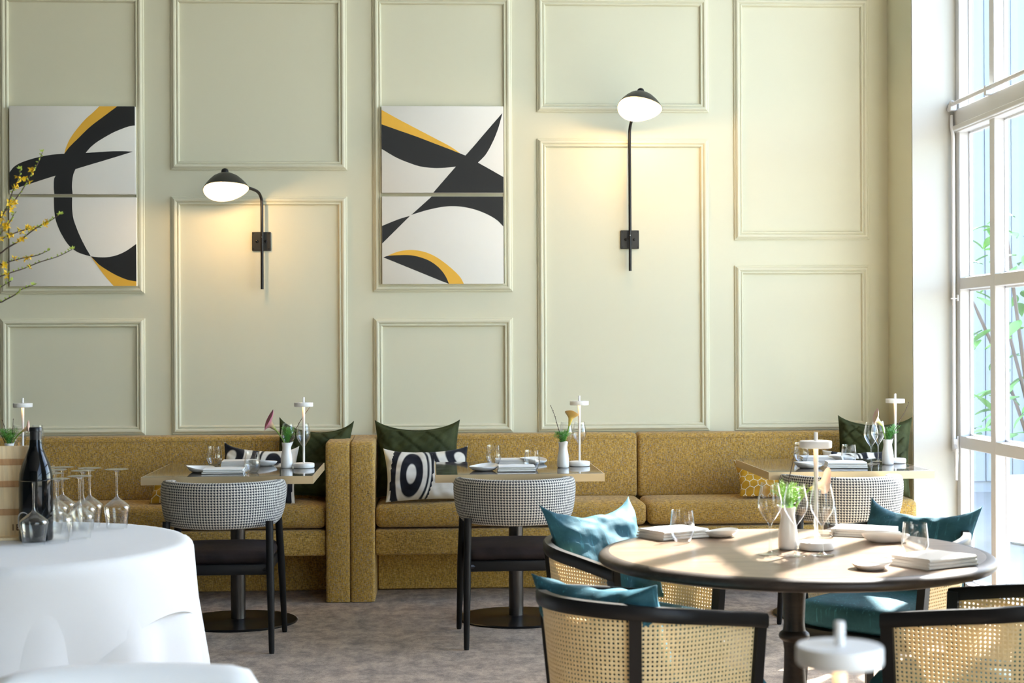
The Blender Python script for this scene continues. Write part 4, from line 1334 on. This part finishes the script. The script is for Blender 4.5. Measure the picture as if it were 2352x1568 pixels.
# ------------------------------------------------------------------ white-clothed service table
WC, WR = (-1.36, 4.99), .575
o = thing('service_table', 'round service table hidden under white cloths', 'table', (*WC, 0))
MB().lathe([(0, .715), (WR - .012, .715), (WR - .008, .72), (WR - .008, .742), (WR - .014, .745), (0, .745)], 64).build('tabletop', 'dark_oak', o)
MB().lathe([(.04, .05), (.04, .715)], 24).build('column', 'black_metal', o)
MB().lathe([(0, 0), (.30, 0), (.30, .015), (.05, .05), (0, .05)], 48).build('base_disc', 'black_metal', o)
def drape(name, label, edge, ztop, rad, amp, freq, seed, open_at=None, lift=0):
    n = 200
    vs, fs = [], []
    prof_n = 40
    for j in range(prof_n + 1):
        s = j / prof_n
        for i in range(n):
            a = 2 * PI * i / n
            Lr = edge(a)
            d = s * Lr
            bend = .03
            if d < rad:
                r, z_ = d, 0.0
            elif d < rad + bend * PI / 2:
                q = (d - rad) / bend
                r, z_ = rad + bend * math.sin(q), -bend * (1 - math.cos(q))
            else:
                dr = d - rad - bend * PI / 2
                z_ = -bend - dr * .985
                g = noise.noise(Vector((math.cos(a) * 1.3 + seed, math.sin(a) * 1.3, 0.5)))
                f = math.sin(freq * a + 2.2 * g + seed) + .5 * math.sin(freq * 1.7 * a + seed * 2)
                r = rad + bend + .10 * dr + amp * f * min(1, dr / .35)
            vs.append((r * math.cos(a), r * math.sin(a), max(-ztop + .008, z_)))
    for j in range(prof_n):
        for i in range(n):
            i2 = (i + 1) % n
            if open_at and j / prof_n > open_at[2] and open_at[0] < (i / n * 360) < open_at[1]:
                continue
            fs.append((j * n + i, j * n + i2, (j + 1) * n + i2, (j + 1) * n + i))
    k = MB(); k.add(vs, fs)
    ob = k.build(name, 'table_linen', None, (*WC, ztop), smooth=70)
    return tag(ob, label, 'tablecloth', 'cloths on the service table')
drape('tablecloth', 'long white undercloth hanging to the floor from the service table', lambda a: WR + .72 - .45 * max(0, 1 - abs(math.degrees(a) - 311) / 7), .7475, WR, .022, 9, 1.3)
def sq(a):
    t_ = a - R(-112)
    m = max(abs(math.cos(t_)), abs(math.sin(t_)))
    return min(.79 / m, 1.06)
drape('tablecloth', 'white square overcloth with hanging points on top of the service table', sq, .7505, WR + .006, .014, 6, 4.0)
ZW = .7512
bg = make_bigglass().build('upturned_glass', 'drinking_glass')
GL = [('upturned wine glass in front of the wine bottle', -1.225, 4.93), ('upturned wine glass in the front row, second from the bottle', -1.165, 4.985),
      ('upturned wine glass close behind the bottle', -1.238, 5.20), ('upturned wine glass third in the left file behind the bottle', -1.255, 5.34), ('upturned wine glass at the back left of the group', -1.258, 5.455),
      ('upturned wine glass in the front row of the middle file', -1.117, 5.08), ('upturned wine glass in the middle of the middle file', -1.155, 5.30), ('upturned wine glass at the back of the middle file', -1.155, 5.405), ('upturned wine glass standing apart at the right edge of the cloth', -1.052, 5.345)]
for i, (lb, x, y) in enumerate(GL):
    ob = bg if i == 0 else link('upturned_glass', bg.data)
    ob.location = (x, y, ZW); tag(ob, lb, 'wine glass', 'upturned glasses on the service table')
bt = thing('wine_bottle', 'large black wine bottle with curled white letter, on the white cloth', 'bottle', (-1.240, 5.02, ZW))
MB().lathe([(0, .004), (.04, 0), (.050, .004), (.0525, .012), (.0525, .19), (.050, .215), (.042, .245), (.030, .272), (.021, .295), (.0185, .32), (0, .322)], 48).build('glass_body', 'bottle_glass', bt)
MB().lathe([(.0192, .285), (.0195, .288), (.0182, .318), (.0180, .345), (.0205, .346), (.0205, .356), (.0190, .359), (0, .3595)], 32).build('foil_capsule', 'foil_black', bt)
cpt = []
for i in range(15):
    a = R(50 + 230 * i / 14)
    xx = -.028 + .024 * math.cos(a); zz = .065 + .030 * math.sin(a)
    cpt.append((xx, -math.sqrt(max(0, .0530 ** 2 - xx * xx)), zz))
MB().tube(cpt, [.0012 + .0012 * math.sin(PI * i / 14) for i in range(15)], 6).build('letter', 'mark_grey', bt)
cr_ = thing('wine_crate', 'open pine wine crate standing behind the bottle', 'crate', (-1.322, 5.10, ZW), R(4))
k = MB(); k.rbox(-.064, .064, -.010, .0, 0, .296, .0015, 1); bk = k.build('back_panel', 'pine', cr_)
for zz in (.075, .165, .235):
    k = MB(); k.rbox(-.063, .063, -.014, -.0095, zz, zz + .020, .001, 1); k.build('slat', 'pine_dark', cr_)
for sx_ in (-1, 1):
    k = MB(); k.rbox(sx_ * .068 - .004, sx_ * .068 + .004, -.062 if sx_ > 0 else -.13, .052, 0, .300 if sx_ > 0 else .306, .0015, 1); k.build('side_panel', 'pine', cr_)
k = MB(); k.rbox(-.064, .064, -.062, .052, 0, .008, .001, 1); k.build('bottom_panel', 'pine', cr_)
k = MB(); k.box(-.010, -.007, -.0115, -.0098, .026, .046); k.box(.002, .005, -.0115, -.0098, .026, .046); k.box(.005, .022, -.0115, -.0098, .043, .046); k.box(.005, .022, -.0115, -.0098, .026, .029); k.box(.005, .018, -.0115, -.0098, .034, .0365)
k.build('burnt_lettering', 'burnt_mark', bk, smooth=None)

# forsythia branches in a vase just outside the left edge
fv = tag(MB().lathe([(0, 0), (.06, 0), (.075, .02), (.08, .10), (.06, .20), (.045, .26), (.055, .30), (.05, .30), (.04, .26), (.055, .20), (.07, .10), (.06, .02), (0, .012)], 32).build('branch_vase', 'glass_vase', None, (-1.655, 5.02, ZW)), 'grey-green vase just left of the crate holding the branches', 'vase')
fo = thing('forsythia_branches', 'budding forsythia branches with yellow flowers in front of the left canvases', 'branches', (-1.655, 5.02, ZW))
def br(px):     # traced (x right, z up) in metres at the branch plane, relative to the vase foot
    out = []
    for x, y, dy in px:
        X = ((x / 4.02 - 1176) / 3600 + math.tan(yaw)) * (5.02 + dy)
        Zz = 1.371 - ((330 + y / 4.02) - 788 + .0045 * (0)) / 3600 * (5.02 + dy)
        out.append((X + 1.655, dy, Zz - ZW))
    return out
VT = (0, 0, .25)
BR = [([(-260, 1500, 0), (-60, 1050, .0), (60, 720, .02), (180, 560, .03), (270, 440, .04), (340, 310, .05), (410, 200, .05), (455, 90, .06)], 7, 10),
      ([(-250, 1450, 0), (-50, 950, -.02), (40, 760, -.03), (130, 600, -.04), (190, 440, -.05), (250, 300, -.05), (255, 245, -.05)], 6, 8),
      ([(-270, 1600, 0), (-60, 1200, -.04), (90, 1000, -.08), (240, 900, -.10), (370, 800, -.11), (460, 745, -.12), (530, 710, -.12), (610, 655, -.13)], 5, 7),
      ([(-270, 1650, 0), (-120, 1330, .05), (0, 1250, .08), (140, 1195, .10), (280, 1150, .12), (430, 1090, .13), (590, 1040, .14), (720, 975, .15)], 2, 9),
      ([(-280, 1700, 0), (-140, 1500, .03), (0, 1370, .05), (90, 1310, .06), (170, 1260, .06)], 0, 5),
      ([(-280, 1750, 0), (-120, 1590, -.05), (90, 1450, -.08), (200, 1390, -.1), (260, 1340, -.1), (370, 1300, -.11)], 0, 6),
      ([(-250, 1550, 0), (-80, 1200, .06), (90, 1110, .1), (250, 1060, .12), (400, 1030, .13), (495, 990, .13)], 5, 4),
      ([(-240, 1400, 0), (-60, 1000, .08), (90, 880, .12), (250, 810, .14), (380, 780, .15), (440, 776, .15)], 6, 4),
      ([(-240, 1400, 0), (-80, 900, .02), (0, 640, .03), (20, 560, .03)], 6, 4), ([(-240, 1450, 0), (-40, 1050, -.06), (60, 860, -.08), (150, 740, -.09), (200, 650, -.09)], 7, 5)]
rr = random.Random(4)
def petal_flower(k, c, d, s):
    d = d.normalized(); sd = d.orthogonal().normalized(); s2 = d.cross(sd)
    for q in range(4):
        a = PI / 2 * q + rr.uniform(-.3, .3)
        o_ = sd * math.cos(a) + s2 * math.sin(a); p_ = sd * -math.sin(a) + s2 * math.cos(a)
        k.add([c, c + d * s * .5 + o_ * s * .5 + p_ * s * .3, c + d * s * .75 + o_ * s * 1.1, c + d * s * .5 + o_ * s * .5 - p_ * s * .3], [(0, 1, 2, 3)])
for P, nf, nb in BR:
    c = cat_rom([VT] + br(P)[1:], 7)
    k = MB(); k.tube(c, [.0030 - .0018 * i / len(c) for i in range(len(c))], 6); b_ = k.build('branch', 'twig', fo)
    k = MB()
    for i in range(nb * 2):
        q = c[int(len(c) * (.35 + .64 * i / (nb * 2)))]
        d = Vector((rr.uniform(-1, 1), rr.uniform(-.6, .6), rr.uniform(.1, 1))).normalized()
        k.tube([q, q + d * .005, q + d * .009], [.0012, .0028, .0006], 6)
    q = c[-1]
    for i in range(4):
        d = Vector((rr.uniform(-1, 1), rr.uniform(-.6, .6), rr.uniform(.2, 1))).normalized(); sd = d.orthogonal() * .003
        k.add([q, q + d * .006 + sd, q + d * .013, q + d * .006 - sd], [(0, 1, 2, 3)])
    k.build('bud', 'bud_green', b_, smooth=None)
    for i in range(nf):
        q = c[int(len(c) * rr.uniform(.38, .82))]
        k = MB()
        for w_ in range(2):
            petal_flower(k, q + Vector((rr.uniform(-.008, .008), 0, rr.uniform(-.008, .008))), Vector((rr.uniform(-1, 1), rr.uniform(-1, .3), rr.uniform(-.8, .4))), rr.uniform(.009, .013))
        k.build('flower', 'petal_yellow', b_, smooth=None)

# ------------------------------------------------------------------ foreground
o = thing('upholstered_chair', 'white upholstered chair back, blurred at the lower left', 'chair', (-.50, 2.62, 0))
k = MB()
rings = []
for i in range(17):
    u = -1 + i / 8
    x = u * .232
    yb = -.03 * (u * u)
    hh = .845 - .016 * u * u * (1 if u < 0 else .3)
    rr_ = .05
    if abs(u) > .8:
        hh -= .05 * ((abs(u) - .8) / .2) ** 2.2
    rings.append([(x, yb - .035, .40), (x, yb - .04, .60), (x, yb - .036, hh - .03), (x, yb - .024, hh - .008), (x, yb, hh), (x, yb + .024, hh - .008), (x, yb + .036, hh - .03), (x, yb + .045, .60), (x, yb + .05, .40)])
k.sweep(rings); k.build('backrest', 'white_fabric', o, smooth=70)
k = MB(); soft_slab(k, -.235, .235, 0, .46, .38, .475, .03, .012); k.build('seat', 'white_fabric', o, smooth=60)
for sx_ in (-1, 1):
    MB().tube([(sx_ * .21, -.02, 0), (sx_ * .20, .0, .40)], [.012, .018], 12).build('leg', 'black_wood', o)
    MB().tube([(sx_ * .21, .43, 0), (sx_ * .20, .42, .39)], [.012, .018], 12).build('leg', 'black_wood', o)
o = thing('side_table', 'small round table under the foreground lamp, below the frame', 'table', (.4565, 1.70, 0))
MB().lathe([(0, .68), (.28, .68), (.285, .685), (.285, .703), (.28, .708), (0, .708)], 48).build('tabletop', 'dark_oak', o)
MB().lathe([(.03, .02), (.03, .68)], 24).build('column', 'black_metal', o)
MB().lathe([(0, 0), (.2, 0), (.2, .012), (.03, .02), (0, .02)], 40).build('base_disc', 'black_metal', o)

# prototypes that were only mesh sources
for ob in (tum_me, wg0, va0, nap0, nap1, *pl0):
    bpy.data.objects.remove(ob)
